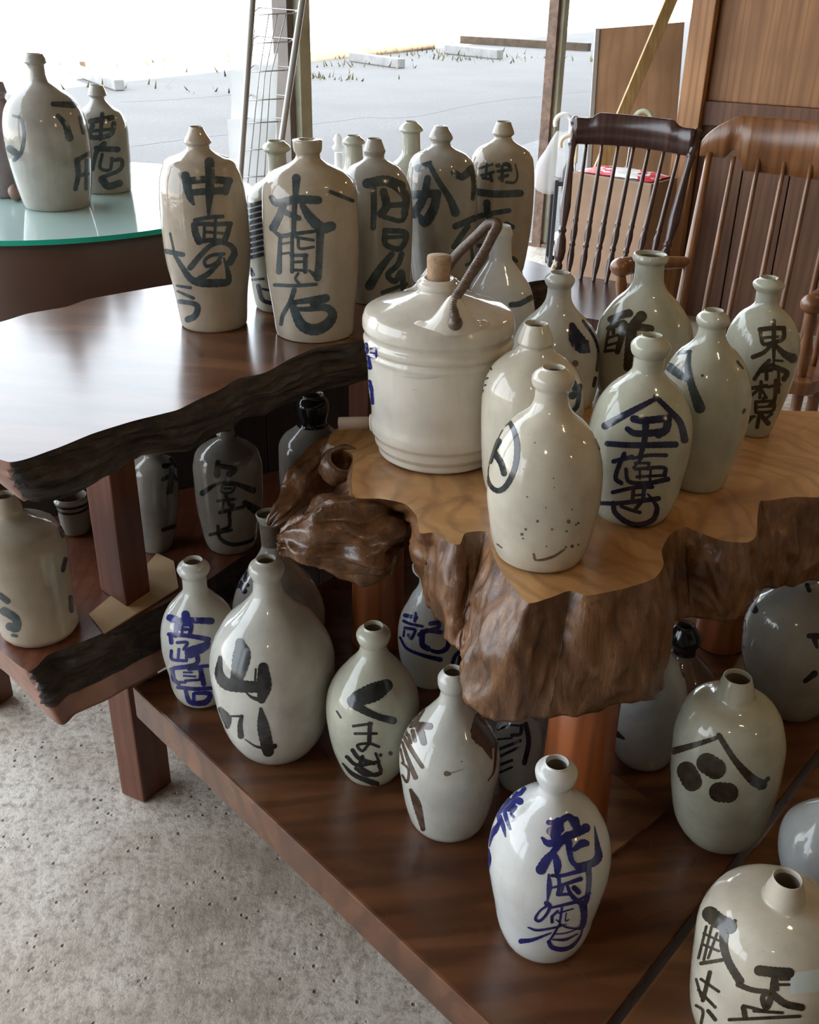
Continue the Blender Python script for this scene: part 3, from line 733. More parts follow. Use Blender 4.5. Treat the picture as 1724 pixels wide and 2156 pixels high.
JARS = {}
def jar(key, label, crop, neck, body, ylow, D, mat, paint='paint_black', strokes=(), mouth=0.87, extra=(), group=None, name='stoneware_jar', bands=(), wob=0.004, cat='jar', direct=False, depth=0.15, shearmax=0.09):
    ox, oy, s = CROP[crop]
    def full(r): return (r[0]*s+oy, (r[1]+r[2])/2*s+ox, (r[2]-r[1])/2*s)
    nk = [full(r) for r in neck]; bd = [full(r) for r in body]
    # foot
    yb, xb, hb = bd[-1]; yl = ylow*s+oy
    v = ray(xb, yl); k = -v[2]
    yc = yl-hb*k*0.98
    base = drop(xb, yc, D)
    def z_of(y):
        lo, hi = -0.3, 1.0
        for _ in range(50):
            m_ = (lo+hi)/2
            if proj(base+np.array([0, 0, m_]))[1] > y: lo = m_
            else: hi = m_
        return m_
    # outline -> (ring centre row, radius)
    rows = [(y, x, h) for y, x, h in nk]
    for i, (y, x, h) in enumerate(bd[:-1]):
        if direct: rows.append((y, x, h)); continue
        y0, h0 = (bd[i-1][0], bd[i-1][2]) if i else (nk[-1][0], nk[-1][2]); y2, h2 = bd[i+1][0], bd[i+1][2]
        m_ = max(-1.5, min(2.6, (h2-h0)/max(1e-3, y2-y0)))
        kk = -ray(x, y)[2]
        rows.append((y+kk*kk*m_*h, x, h*math.sqrt(1+kk*kk*m_*m_)))
    prof = []
    for y, x, h in rows:
        z = z_of(y); d = proj(base+np.array([0, 0, z]))[2]; prof.append([h*d/FPX, z, x-proj(base+np.array([0, 0, z]))[0], d])
    d0 = proj(base)[2]
    ztop = prof[0][1]
    # lean of a hand-thrown body, from the offset of the mouth against the vertical
    shx = max(-shearmax, min(shearmax, prof[0][2]*prof[0][3]/FPX/ztop))
    pts = [(hb*d0/FPX, 0.0)]
    lastz = 0.0
    for r, z, _, _ in prof[::-1]:
        if z > lastz+0.0025: pts.append((r, z)); lastz = z
    if pts[-1][1] < ztop-1e-4: pts.append((prof[0][0], ztop))
    rt = pts[-1][0]
    # smooth profile (monotone piecewise cubic keeps lips crisp)
    Z = np.array([p[1] for p in pts]); R = np.array([p[0] for p in pts])
    zz = np.unique(np.concatenate([np.linspace(a, b, 6) for a, b in zip(Z[:-1], Z[1:])]))
    m_ = np.gradient(R, Z)
    for i in range(1, len(Z)-1):
        if (R[i]-R[i-1])*(R[i+1]-R[i]) <= 0: m_[i] = 0
    out = []
    for z in zz:
        i = min(max(int(np.searchsorted(Z, z))-1, 0), len(Z)-2); hgt = Z[i+1]-Z[i]; t = (z-Z[i])/hgt
        lim = 3*abs((R[i+1]-R[i])/hgt)
        ma = max(-lim, min(lim, m_[i])); mb = max(-lim, min(lim, m_[i+1]))
        out.append((float((2*t**3-3*t**2+1)*R[i]+(t**3-2*t**2+t)*hgt*ma+(-2*t**3+3*t**2)*R[i+1]+(t**3-t**2)*hgt*mb), float(z)))
    rb = out[0][0]
    full_prof = [(0, 0.004), (rb*0.86, 0.004), (rb*0.90, 0.0), (rb*0.975, 0.0008)]+[(r, max(z, 0.004)) if i == 0 else (r, z) for i, (r, z) in enumerate(out)]
    ri = rt*mouth
    full_prof += [(rt*0.985, ztop+0.0012), ((rt+ri)/2, ztop+0.0022), (ri*1.02, ztop+0.0008), (ri*0.96, ztop-0.004)]
    ninner = len(full_prof)
    full_prof += [(ri*0.92, ztop-0.018), (ri*0.92, ztop-min(depth, ztop*0.6)), (ri*0.5, ztop-min(depth, ztop*0.6)-0.008), (0, ztop-min(depth, ztop*0.6)-0.010)]
    z0 = base[2]
    e = empty(name, base, label, cat, group)
    sh = (CR[0]*shx, CR[1]*shx)
    vs, fs = lathe_mesh(full_prof, 60, base, sh, wob, seed=len(JARS))
    def ring_of(q): return 0 if q < 1 else 1+(q-1)//60
    bo = mesh_obj('body', vs, fs, None, e, True, [mat, 'raw_clay'], [1 if all(vs[q][2] < 9 and ring_of(q) >= ninner-1 for q in f) else 0 for f in fs])
    bvh = BVHTree.FromPolygons([Vector(q) for q in vs], fs)
    centre(bo, base)
    for (ya, yb2, bm) in bands:
        za, zb = sorted((z_of(ya*s+oy), z_of(yb2*s+oy))); sel = [(r+0.0006, z) for r, z in out if za <= z <= zb]
        rza = float(np.interp(za, [q[1] for q in out], [q[0] for q in out])); rzb = float(np.interp(zb, [q[1] for q in out], [q[0] for q in out]))
        sel = [(rza+0.0006, za)]+sel+[(rzb+0.0006, zb)]
        v2, f2 = lathe_mesh(sel, 60, base, sh, wob, seed=len(JARS)); mesh_obj('glaze_band', v2, f2, bm, e)
    if strokes: ribbon(strokes, crop, bvh, 'brush_character', paint, e)
    for nm, st, mt in extra: ribbon(st, crop, bvh, nm, mt, e, 0.0004)
    JARS[key] = dict(base=base, ztop=ztop, prof=out, e=e, bvh=bvh, sh=sh, z_of=z_of)
    print('JAR %s base %.3f %.3f  H %.3f Rmax %.3f shear %.3f' % (key, base[0], base[1], ztop, max(r for r, z in out), shx))
    return e

G_UP, G_ST, G_LO, G_BE, G_GL = 'jars on the upper live-edge slab', 'jars on the burl table', 'jars on the lower bark-edged shelf', 'jars on the low bench', 'jars on the glass table'
# ---- upper slab
jar('B1', 'tall jar with a cone lip brushed 中 above a curling second character', 'K1', [(137, 340, 440), (180, 325, 462), (228, 296, 500), (240, 298, 498), (262, 315, 480)],
    [(300, 300, 500), (325, 260, 560), (350, 195, 632), (420, 150, 690), (500, 138, 726), (640, 133, 750), (850, 143, 768), (1100, 168, 768), (1300, 235, 762), (1560, 288, 757)], 1625, D_UP, 'glaze_buff', 'paint_slate',
    [S('485,385 490,500 485,620 478,780', 60, 58, 48, 15), S('310,480 325,560 345,640 370,690', 50, 50, 40, 15), S('340,520 470,510 630,520', 45), S('625,520 600,600', 45), S('350,605 480,595 600,590', 40, 45),
     S('380,805 480,785 580,778', 25), S('375,840 385,900 410,960', 40, 45), S('400,830 520,835 640,830', 28), S('635,830 615,900 590,965', 30, 40), S('420,960 500,950 600,960', 30), S('450,830 445,940', 18), S('530,780 525,930', 18), S('450,890 580,900', 18),
     S('600,960 500,985 420,1060 345,1150', 28, 30, 35), S('600,970 650,1000 665,1050 635,1110', 30, 45), S('590,1050 500,1060 450,1100 470,1140 540,1110 570,1060', 22), S('560,1110 480,1190 410,1235', 25, 40),
     S('235,1060 290,1150 350,1230 430,1260 560,1260 620,1250 620,1180 590,1080', 20, 30, 40, 50, 50, 40, 30, 14), S('170,1030 290,1055', 30), S('200,900 235,1060', 12),
     S('250,1280 345,1295', 14, 20), S('255,1320 365,1370', 14, 22), S('270,1395 370,1410 400,1440 380,1500 330,1525', 28, 40)], group=G_UP)
jar('B2', 'broad jar with a flat drum lip brushed 本間 and a third character', 'K1', [(228, 1086, 1305), (285, 1092, 1302), (305, 1098, 1298), (325, 1108, 1285), (345, 1105, 1285)],
    [(380, 1075, 1320), (430, 960, 1430), (490, 890, 1500), (560, 868, 1540), (700, 860, 1550), (900, 872, 1562), (1200, 905, 1560), (1500, 960, 1540), (1600, 972, 1528), (1640, 978, 1525)], 1698, D_UP, 'glaze_buff', 'paint_slate',
    [S('1115,500 1110,620 1100,760 1095,920', 50, 34, 30, 25), S('935,640 980,680 1120,655 1275,660', 30, 55, 50), S('1020,700 990,780 950,860', 40, 50), S('1160,700 1220,790 1300,860 1370,850', 35, 70, 60), S('1040,750 1130,790', 35),
     S('960,890 1010,920 1100,905 1250,885', 20, 30, 20), S('1290,890 1285,1000 1280,1120 1270,1220', 50, 40, 50), S('1270,1220 1210,1170', 40, 15), S('1000,930 995,1050 990,1180', 20, 35), S('1000,980 1080,965', 14), S('1000,1050 1080,1040', 14),
     S('1120,930 1240,950', 20), S('1130,950 1140,1010 1240,1000', 18), S('1085,900 1085,1180', 22), S('1080,1060 1190,1060', 22), S('1180,1060 1180,1180', 26), S('1085,1110 1170,1105', 18), S('1080,1165 1180,1170', 18),
     S('1130,1190 1110,1230 1140,1270', 15), S('960,1275 1100,1280 1260,1270', 22), S('1100,1310 1070,1400 1020,1490 1005,1560', 28, 22), S('1080,1390 1110,1480 1160,1570 1250,1600 1340,1560 1380,1490 1330,1440 1200,1450 1110,1450', 34, 50, 65, 70, 65, 55, 45, 32, 25),
     S('1110,1400 1220,1385 1330,1370', 30, 50), S('1230,1410 1320,1390', 30), S('1365,600 1440,630 1525,665', 25, 22)], mouth=0.5, group=G_UP)
jar('B3', 'round-lipped jar covered in dark blue brush hatching wedged behind the 本間 jar', 'K1', [(240, 905, 1035), (262, 878, 1066), (290, 870, 1074), (320, 905, 1045), (440, 910, 1045)],
    [(500, 880, 1085), (560, 800, 1180), (620, 757, 1232), (800, 765, 1250), (1100, 775, 1265), (1300, 795, 1268), (1420, 828, 1262)], 1490, D_UP, 'glaze_green', 'paint_navy',
    [S('%d,%d %d,%d' % (770, y, 870, y-25), 24) for y in range(700, 1120, 42)]+[S('780,1160 800,1200', 25), S('775,1240 880,1230', 14), S('840,1280 870,1380 940,1410', 25), S('850,1300 960,1320', 14)], group=G_UP)
jar('B4', 'plain bottle-necked jar mostly hidden behind the 隅田 jar', 'K2', [(200, 172, 270), (222, 142, 300), (242, 136, 304), (262, 160, 285), (400, 152, 292)],
    [(440, 140, 310), (500, 80, 385), (580, 40, 435), (700, 35, 445), (950, 50, 440), (1100, 75, 430)], 1150, D_UP, 'glaze_green', group=G_UP)
jar('B5', 'grey jar heavily brushed 隅田 with dense black characters', 'K2', [(222, 320, 425), (280, 288, 435), (300, 278, 440), (318, 285, 438), (335, 295, 435)],
    [(370, 270, 455), (400, 205, 515), (440, 170, 565), (520, 130, 615), (650, 105, 645), (800, 105, 650), (1000, 115, 645), (1250, 135, 632), (1350, 150, 620)], 1425, D_UP, 'glaze_ash', 'paint_slate',
    [S('320,540 450,520 560,560', 60, 70), S('365,560 370,700 365,860', 40, 35), S('440,600 460,700 420,760', 50), S('540,560 600,640 590,760', 60, 40), S('450,700 600,690', 35), S('440,780 560,810 600,760', 30),
     S('450,880 455,980 560,1010 600,900 470,880', 35), S('460,930 590,925', 25), S('500,1050 420,1150 340,1280', 35, 60), S('570,1050 540,1130 470,1200 520,1250 570,1180 580,1300', 35), S('430,1330 600,1270', 25)], group=G_UP)
jar('B6', 'long-necked plain jar rising behind the 八 jar', 'K2', [(96, 596, 682), (130, 555, 715), (152, 545, 720), (172, 570, 700), (320, 568, 706)],
    [(360, 540, 735), (420, 470, 805), (500, 430, 850), (600, 420, 870), (900, 420, 870), (1080, 440, 850)], 1120, D_UP, 'glaze_green', group=G_UP)
jar('B7', 'grey jar with a stopper-like cone lip brushed with a peaked 八 mark', 'K2', [(130, 806, 905), (200, 770, 940), (214, 768, 940), (228, 780, 930), (245, 788, 922)],
    [(285, 760, 960), (310, 690, 1010), (360, 630, 1060), (440, 605, 1090), (560, 600, 1108), (700, 603, 1115), (900, 615, 1115), (1100, 635, 1105), (1240, 650, 1095)], 1310, D_UP, 'glaze_ash', 'paint_slate',
    [S('690,430 780,385', 45, 20), S('770,400 850,540 920,650 960,750', 30, 35, 42, 55), S('650,620 830,610', 50), S('760,500 730,640 660,760', 40, 55), S('830,610 800,730 740,820 700,770', 50, 60, 60, 25),
     S('950,460 1010,490 1080,430', 40, 50), S('1080,430 1095,540 1085,650', 40, 25), S('960,850 1100,790', 40), S('1050,850 1000,920 950,1000', 35), S('1075,1000 1080,1100 1040,1130', 20)], mouth=0.12, depth=0.01, group=G_UP)
jar('B8', 'buff jar brushed 龍 over a long 一 stroke, last on the slab by the right post', 'K2', [(98, 1258, 1365), (160, 1225, 1378), (175, 1220, 1380), (190, 1238, 1368), (200, 1245, 1365)],
    [(240, 1210, 1400), (280, 1130, 1470), (330, 1085, 1505), (420, 1068, 1530), (600, 1060, 1532), (800, 1060, 1518), (1000, 1075, 1490), (1150, 1090, 1450)], 1215, D_UP, 'glaze_buff', 'paint_slate',
    [S('1130,430 1230,400', 15), S('1150,480 1240,455', 18), S('1190,400 1180,500', 16), S('1160,500 1230,510', 16), S('1215,470 1225,520', 20), S('1265,410 1340,400 1360,440', 25), S('1270,450 1360,440', 20), S('1300,400 1300,520', 20), S('1280,500 1340,480', 22), S('1395,400 1410,480 1390,530 1330,530', 10, 18),
     S('1115,600 1250,615 1430,610', 45), S('1190,680 1195,760 1220,800', 45, 30), S('1120,780 1230,755 1350,735', 35, 30), S('1330,830 1375,855', 30), S('1130,990 1190,990', 25), S('1380,1080 1400,1100', 25)], group=G_UP)
# ---- glass table
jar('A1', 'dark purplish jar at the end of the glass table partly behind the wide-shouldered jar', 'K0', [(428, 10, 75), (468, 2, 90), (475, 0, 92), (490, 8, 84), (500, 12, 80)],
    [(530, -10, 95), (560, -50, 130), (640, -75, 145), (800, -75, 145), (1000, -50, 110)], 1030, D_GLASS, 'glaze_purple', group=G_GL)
jar('A2', 'wide-shouldered jar with a long neck and a ringed mark on the glass table', 'K0', [(283, 130, 222), (305, 124, 235), (322, 123, 237), (340, 140, 224), (420, 145, 243)],
    [(440, 120, 275), (490, 68, 355), (560, 30, 410), (640, 20, 440), (750, 35, 460), (900, 75, 468), (1060, 135, 465)], 1098, D_GLASS, 'glaze_ash', 'paint_slate',
    [S('70,600 110,620 125,700 110,790 75,830', 12, 18), S('50,770 90,800', 30), S('275,540 380,545', 22, 30), S('300,600 340,650 360,715', 20, 35), S('415,610 430,690', 20, 15), S('400,830 405,910 390,980', 25, 20), S('400,830 462,795', 20), S('405,910 455,900', 18), S('448,830 445,980', 15)], group=G_GL)
jar('A3', 'squat-shouldered jar brushed 東屋 on the glass table', 'K0', [(447, 465, 535), (482, 452, 544), (492, 450, 545), (505, 468, 536)],
    [(530, 460, 548), (552, 438, 575), (575, 415, 620), (620, 402, 655), (700, 400, 675), (850, 410, 680), (980, 425, 680)], 1008, D_GLASS, 'glaze_ash', 'paint_slate',
    [S('470,630 580,610', 25), S('530,590 520,720', 18), S('480,650 470,710 570,700 590,640', 22), S('470,680 580,670', 15), S('540,745 500,790 480,880', 25, 15), S('500,770 610,775', 25), S('530,800 520,870 570,880 580,820', 15), S('590,830 630,830 620,880 530,920', 18), S('530,930 560,965 620,950', 35, 30)], group=G_GL)
# ---- burl table
jar('B9', 'tall bottle with a slim neck and one slanting dark band behind the lidded jug', 'F', [(478, 1030, 1076), (492, 1027, 1080), (505, 1030, 1077), (545, 1029, 1078)],
    [(565, 1015, 1092), (600, 990, 1115), (640, 980, 1124), (700, 978, 1128), (770, 985, 1122)], 797, D_STUMP, 'glaze_white', group=G_ST,
    extra=[('painted_band', [([(1076, 642), (1095, 639), (1119, 626)], (12, 12, 12))], 'paint_slate')])
jar('C4', 'jar with a small round lip and a fat black comma stroke behind the drum-lipped jar', 'K4', [(172, 548, 680), (200, 508, 698), (215, 503, 700), (245, 515, 690), (265, 525, 678), (360, 503, 688)],
    [(400, 465, 712), (450, 400, 760), (520, 335, 812), (600, 302, 845), (700, 290, 862), (850, 285, 855), (1000, 305, 825)], 1080, D_STUMP, 'glaze_grey', 'paint_navy',
    [S('690,510 715,590 760,650 800,680', 34, 80, 75, 14), S('800,680 790,610', 12), S('760,480 830,580 860,680 850,800', 15), S('840,850 830,900', 20)], group=G_ST, extra=[('iron_spot', dots((710, 755, 22)), 'iron_spot')])
jar('C5', 'large wide-mouthed jar brushed 酢 at the back of the burl table', 'K4', [(52, 1092, 1310), (72, 1082, 1312), (88, 1085, 1305), (108, 1098, 1285), (225, 1082, 1280)],
    [(275, 1045, 1298), (340, 960, 1350), (400, 900, 1385), (480, 840, 1415), (580, 815, 1435), (700, 812, 1440), (850, 830, 1425), (960, 860, 1400)], 1040, D_STUMP, 'glaze_green', 'paint_umber',
    [S('940,470 1020,440 1060,430', 35, 45), S('950,490 925,560 905,680', 15), S('930,530 990,500 1025,490', 30), S('1030,500 1010,590 985,680', 40, 30), S('960,480 960,560', 20), S('920,590 990,570', 15), S('915,640 985,620', 15), S('905,675 960,670', 18),
     S('1140,450 1090,500 1040,550', 60, 35), S('1050,530 1120,520 1200,530', 40), S('1080,530 1065,640 1050,780', 60, 45)], mouth=0.82, group=G_ST)
jar('C2', 'upright cream jar with a drum lip and faint marks down one side', 'K4', [(505, 378, 538), (540, 358, 547), (600, 325, 556), (615, 320, 557), (635, 335, 545), (660, 318, 556)],
    [(700, 235, 615), (760, 165, 680), (850, 110, 725), (950, 90, 745), (1100, 84, 745), (1300, 95, 735), (1500, 115, 712), (1600, 130, 690)], 1690, D_STUMP, 'glaze_cream', 'paint_navy',
    [S('690,880 720,940 690,965', 40), S('740,900 725,1020 700,1060', 25), S('158,765 168,795', 10), S('115,865 145,850', 10), S('105,905 132,895', 10), S('95,965 115,930', 10), S('90,1035 100,1010', 9), S('130,820 150,805', 9)], group=G_ST)
jar('C7', 'plain-sided jar brushed with a single 入 mark', 'K5', [(485, 862, 1010), (520, 800, 1030), (545, 785, 1035), (572, 795, 1032), (600, 808, 1010), (660, 792, 1004)],
    [(710, 745, 1012), (770, 660, 1070), (850, 590, 1120), (950, 545, 1165), (1050, 530, 1193), (1150, 525, 1197), (1300, 525, 1178), (1500, 545, 1105), (1750, 600, 1000)], 1848, D_STUMP, 'glaze_green', 'paint_slate',
    [S('640,795 760,785', 20), S('755,790 740,900 770,1040 830,1205', 18, 40, 48, 72), S('605,900 680,960 730,985', 55, 45), S('1110,860 1150,910', 14), S('1165,1220 1155,1240', 16)], group=G_ST, extra=[('iron_spot', dots((850, 965, 11)), 'paint_brown')])
jar('C8', 'jar brushed 東御村 in a narrow column at the edge of the burl table', 'K5', [(238, 1282, 1420), (265, 1225, 1440), (285, 1212, 1445), (310, 1225, 1435), (335, 1242, 1410), (400, 1236, 1396)],
    [(440, 1200, 1402), (490, 1105, 1440), (560, 1045, 1490), (650, 1010, 1530), (750, 1005, 1552), (850, 1015, 1545), (1000, 1040, 1515), (1200, 1080, 1440), (1380, 1110, 1350)], 1430, D_STUMP, 'glaze_green', 'paint_umber',
    [S('1280,620 1370,610 1460,610', 30), S('1385,555 1385,720 1385,860', 25, 30, 15), S('1285,640 1300,720 1330,730', 25), S('1460,620 1450,690 1340,730', 28), S('1310,680 1450,670', 18), S('1370,730 1310,790 1230,825', 25, 30), S('1400,740 1460,800 1525,835', 25, 60),
     S('1400,850 1450,855', 15), S('1350,850 1300,900 1240,990', 25), S('1310,900 1380,880', 25), S('1290,930 1370,920', 25), S('1330,890 1330,990', 25), S('1390,900 1480,940 1460,990', 35), S('1420,900 1420,1090', 20),
     S('1205,1060 1330,1040', 25), S('1290,1010 1280,1130', 22), S('1280,1060 1220,1110', 20), S('1290,1060 1330,1130', 18), S('1340,1050 1430,1030', 20), S('1400,1000 1390,1140 1350,1190', 25),
     S('1260,1160 1380,1160 1370,1230 1250,1240', 20), S('1250,1160 1250,1230', 22), S('1260,1200 1370,1195', 14), S('1310,1130 1300,1160', 20), S('1280,1240 1260,1350', 25), S('1170,1280 1240,1270', 18), S('1230,1270 1180,1330', 18), S('1290,1260 1340,1320', 28, 35), S('1370,1250 1320,1290', 18)], group=G_ST)
jar('C6', 'round-lipped jar brushed 平塩 under a peaked roof mark in navy', 'K4', [(580, 1140, 1278), (610, 1085, 1310), (640, 1062, 1322), (690, 1075, 1310), (715, 1097, 1295), (790, 1078, 1278)],
    [(830, 1030, 1300), (880, 935, 1340), (960, 850, 1385), (1100, 795, 1435), (1200, 785, 1448), (1300, 790, 1445), (1450, 805, 1420), (1600, 820, 1380), (1750, 835, 1300)], 1820, D_STUMP, 'glaze_green', 'paint_navy',
    [S('905,1160 1050,1080 1230,985', 40, 35, 25), S('1230,970 1320,1060 1390,1140 1420,1250', 25, 35, 40), S('1090,1115 1160,1125 1310,1110', 40), S('1050,1180 1110,1210 1280,1200', 30, 42), S('1170,1130 1160,1250 1130,1370', 40, 25), S('920,1275 1100,1285 1360,1280', 30, 35), S('1310,1110 1300,1180 1250,1215', 45),
     S('960,1390 1080,1360', 25), S('1030,1340 990,1430 975,1500 1010,1530', 25), S('1080,1370 1190,1350 1300,1350', 18, 22), S('1140,1370 1090,1430', 16), S('1100,1400 1190,1400', 16), S('1190,1400 1180,1440', 16), S('1100,1440 1280,1430 1290,1480', 18, 25), S('1110,1490 1280,1480', 16), S('1040,1440 1060,1520 1180,1530 1310,1505', 20, 28), S('1130,1440 1130,1500', 14), S('1200,1440 1195,1510', 14),
     S('955,1590 1090,1560 1210,1555', 22), S('1090,1560 1080,1650', 22), S('1160,1540 1150,1640', 24), S('1090,1610 1150,1605', 14), S('865,1660 1000,1660 1250,1630', 22, 28), S('960,1660 970,1720 1040,1780 1120,1800 1210,1770 1240,1700 1220,1650 1180,1600', 28, 28, 30, 30, 30, 28, 20, 10), S('1010,1680 1060,1700 1130,1720', 20), S('1150,1640 1100,1700', 22)], group=G_ST)
random.seed(3)
spk = dots((668, 1780, 13), (560, 1830, 7), (390, 1830, 8), (365, 1862, 10), (372, 1890, 6), (655, 1842, 8), (650, 1945, 7), (525, 1940, 6), (400, 1620, 6), (465, 1778, 9), (730, 1790, 9), (715, 1800, 7), (690, 1940, 12), (730, 1930, 8), (570, 1500, 5), (575, 1560, 5), (310, 1480, 5), (375, 1440, 4), (520, 1690, 5), (690, 1700, 6), (450, 1270, 5))
jar('C3', 'cream jar with a ringed 卜 mark and brown kiln specks near its foot', 'K4', [(790, 495, 650), (815, 445, 678), (850, 420, 695), (890, 427, 690), (925, 450, 666), (1000, 440, 665)],
    [(1050, 400, 690), (1100, 315, 745), (1200, 225, 820), (1300, 180, 865), (1450, 145, 885), (1600, 140, 878), (1750, 160, 850), (1950, 185, 775), (2020, 205, 745)], 2118, D_STUMP, 'glaze_cream', 'paint_black',
    [S('285,1135 320,1210 335,1310 320,1430 270,1540 215,1580 165,1550 145,1480 155,1390 190,1280 235,1180 275,1135', 24, 28, 32, 30, 30, 30, 22, 12, 12, 16, 20, 22), S('215,1260 185,1325 165,1400', 34, 26, 14), S('185,1330 230,1400 250,1470', 34, 30), S('840,1210 870,1310', 15)], group=G_ST,
    extra=[('kiln_speck', spk+[S('440,1990 460,2030 560,2010 640,1960', 12, 14, 18, 10), S('205,1925 235,1950', 8)], 'iron_spot')])
# ---- lower shelf
jar('D1', 'buff jar with a thick lip at the sawn end of the lower shelf', 'K6', [(405, -34, 76), (440, -45, 90), (470, -48, 100), (486, -20, 122)],
    [(505, -75, 195), (530, -120, 262), (580, -145, 300), (650, -142, 338), (800, -88, 360), (950, -29, 375), (1030, -4, 390), (1080, 12, 398), (1120, 43, 387)], 1190, D_LOW, 'glaze_buff', 'paint_slate',
    [S('0,920 40,950', 25), S('20,1000 80,1040 85,1090 50,1080', 35), S('65,1125 85,1130', 14), S('315,570 325,610', 20), S('340,730 325,790', 18), S('365,930 370,1000', 20)], group=G_LO, shearmax=0.15)
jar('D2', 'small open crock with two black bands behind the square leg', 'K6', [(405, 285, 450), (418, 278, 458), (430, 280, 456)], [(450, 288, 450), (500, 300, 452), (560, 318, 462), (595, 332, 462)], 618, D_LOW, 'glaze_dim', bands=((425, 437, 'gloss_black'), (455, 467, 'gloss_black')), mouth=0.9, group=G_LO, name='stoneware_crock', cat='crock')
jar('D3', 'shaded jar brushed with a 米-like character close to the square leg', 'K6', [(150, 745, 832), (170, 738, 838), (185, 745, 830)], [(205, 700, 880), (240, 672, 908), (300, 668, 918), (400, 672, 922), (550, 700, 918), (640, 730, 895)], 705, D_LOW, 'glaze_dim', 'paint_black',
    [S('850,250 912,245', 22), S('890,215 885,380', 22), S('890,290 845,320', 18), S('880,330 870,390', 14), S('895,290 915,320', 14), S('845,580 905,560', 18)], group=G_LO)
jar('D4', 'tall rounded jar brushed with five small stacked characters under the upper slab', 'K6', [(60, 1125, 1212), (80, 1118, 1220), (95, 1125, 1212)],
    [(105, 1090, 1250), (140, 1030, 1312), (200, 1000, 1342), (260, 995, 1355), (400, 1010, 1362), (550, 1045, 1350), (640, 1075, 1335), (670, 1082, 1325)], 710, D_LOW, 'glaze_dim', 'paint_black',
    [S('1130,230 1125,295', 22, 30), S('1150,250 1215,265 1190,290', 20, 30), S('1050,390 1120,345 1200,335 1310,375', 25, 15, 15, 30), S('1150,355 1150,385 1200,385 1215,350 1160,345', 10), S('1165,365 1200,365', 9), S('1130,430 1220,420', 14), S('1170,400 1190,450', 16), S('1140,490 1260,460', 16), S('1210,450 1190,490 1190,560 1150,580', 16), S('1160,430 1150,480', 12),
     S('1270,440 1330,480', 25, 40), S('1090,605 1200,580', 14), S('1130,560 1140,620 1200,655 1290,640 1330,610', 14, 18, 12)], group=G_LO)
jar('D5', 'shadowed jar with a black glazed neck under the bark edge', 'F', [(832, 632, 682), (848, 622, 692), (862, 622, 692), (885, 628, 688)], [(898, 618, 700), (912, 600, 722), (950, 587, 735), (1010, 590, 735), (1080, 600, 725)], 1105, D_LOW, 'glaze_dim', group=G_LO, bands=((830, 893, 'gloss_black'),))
# ---- bench
jar('D6', 'slender flared-lip jar tucked behind the 山川 jar with small blue marks', 'F', [(1083, 538, 592), (1092, 540, 590), (1105, 547, 586), (1150, 546, 590)], [(1175, 530, 608), (1210, 500, 640), (1250, 487, 668), (1290, 487, 682), (1345, 505, 682)], 1400, D_BENCH, 'glaze_ash', 'paint_navy',
    [([(505, 1225), (515, 1245)], (8, 10)), ([(497, 1235), (522, 1232)], (7, 7)), ([(518, 1205), (516, 1222)], (5, 6))], group=G_BE)
jar('E5', 'white jar brushed 龍 in blue standing under the burl table', 'K8', [(-60, 785, 895), (-38, 725, 950), (-15, 710, 962), (15, 725, 950), (40, 765, 915), (90, 765, 915)],
    [(120, 750, 930), (160, 720, 965), (220, 685, 1000), (300, 640, 1050), (400, 615, 1080), (500, 610, 1090), (650, 630, 1075), (800, 670, 1040)], 870, D_BENCH, 'glaze_white', 'paint_blue',
    [S('665,330 745,345', 25), S('740,315 735,370', 20), S('655,370 700,390 790,410', 18), S('665,420 730,430', 20), S('660,440 655,480', 14), S('690,470 710,500 740,440', 18), S('850,390 905,385 900,420 840,440', 28), S('770,470 830,440 920,450', 30), S('790,450 790,540 830,570', 35),
     S('975,460 970,560 900,595 800,560', 18, 30, 25, 18), S('630,490 680,570 800,620 920,650', 14, 20, 30), S('1080,580 1030,620 1010,670', 25), S('1060,630 1050,690', 18)], group=G_BE)
jar('E6', 'dark-hatched jar squeezed between the orange leg and the flower-marked jar', 'K8', [(1000, 1425, 1545), (1020, 1405, 1565), (1045, 1425, 1545)], [(1065, 1390, 1590), (1120, 1335, 1640), (1250, 1312, 1665), (1400, 1318, 1660), (1540, 1345, 1630)], 1620, D_BENCH, 'glaze_blue', 'paint_navy',
    [S('1340,1160 1420,1130 1490,1130', 14), S('1440,1200 1500,1190 1510,1130', 22), S('1340,1230 1440,1220', 12), S('1350,1300 1500,1240', 20), S('1360,1350 1480,1290', 18), S('1340,1420 1440,1380', 18), S('1330,1480 1440,1430', 14), S('1540,1120 1560,1250 1530,1400', 30)], group=G_BE)
jar('E8', 'smooth grey jar standing behind the orange leg under the burl table', 'K11', [(385, 745, 872), (405, 735, 880), (425, 748, 868)], [(445, 705, 905), (500, 645, 965), (580, 605, 1005), (680, 590, 1025), (850, 595, 1010), (1000, 625, 955), (1060, 650, 920)], 1120, D_BENCH, 'glaze_blue', 'paint_black',
    [S('600,890 650,920 690,945', 45, 10), S('990,540 1010,610', 20)], group=G_BE)
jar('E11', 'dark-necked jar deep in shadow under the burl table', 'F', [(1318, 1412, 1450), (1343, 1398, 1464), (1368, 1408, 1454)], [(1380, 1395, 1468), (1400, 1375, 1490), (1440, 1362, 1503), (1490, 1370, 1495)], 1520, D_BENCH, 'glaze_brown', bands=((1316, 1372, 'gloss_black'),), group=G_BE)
jar('E12', 'pale jar peeping out behind the round leaf-painted jar', 'K11', [(40, 1725, 1785), (60, 1715, 1795), (80, 1725, 1785)], [(100, 1700, 1815), (150, 1672, 1845), (250, 1662, 1855), (400, 1680, 1840)], 455, D_BENCH, 'glaze_blue', group=G_BE)
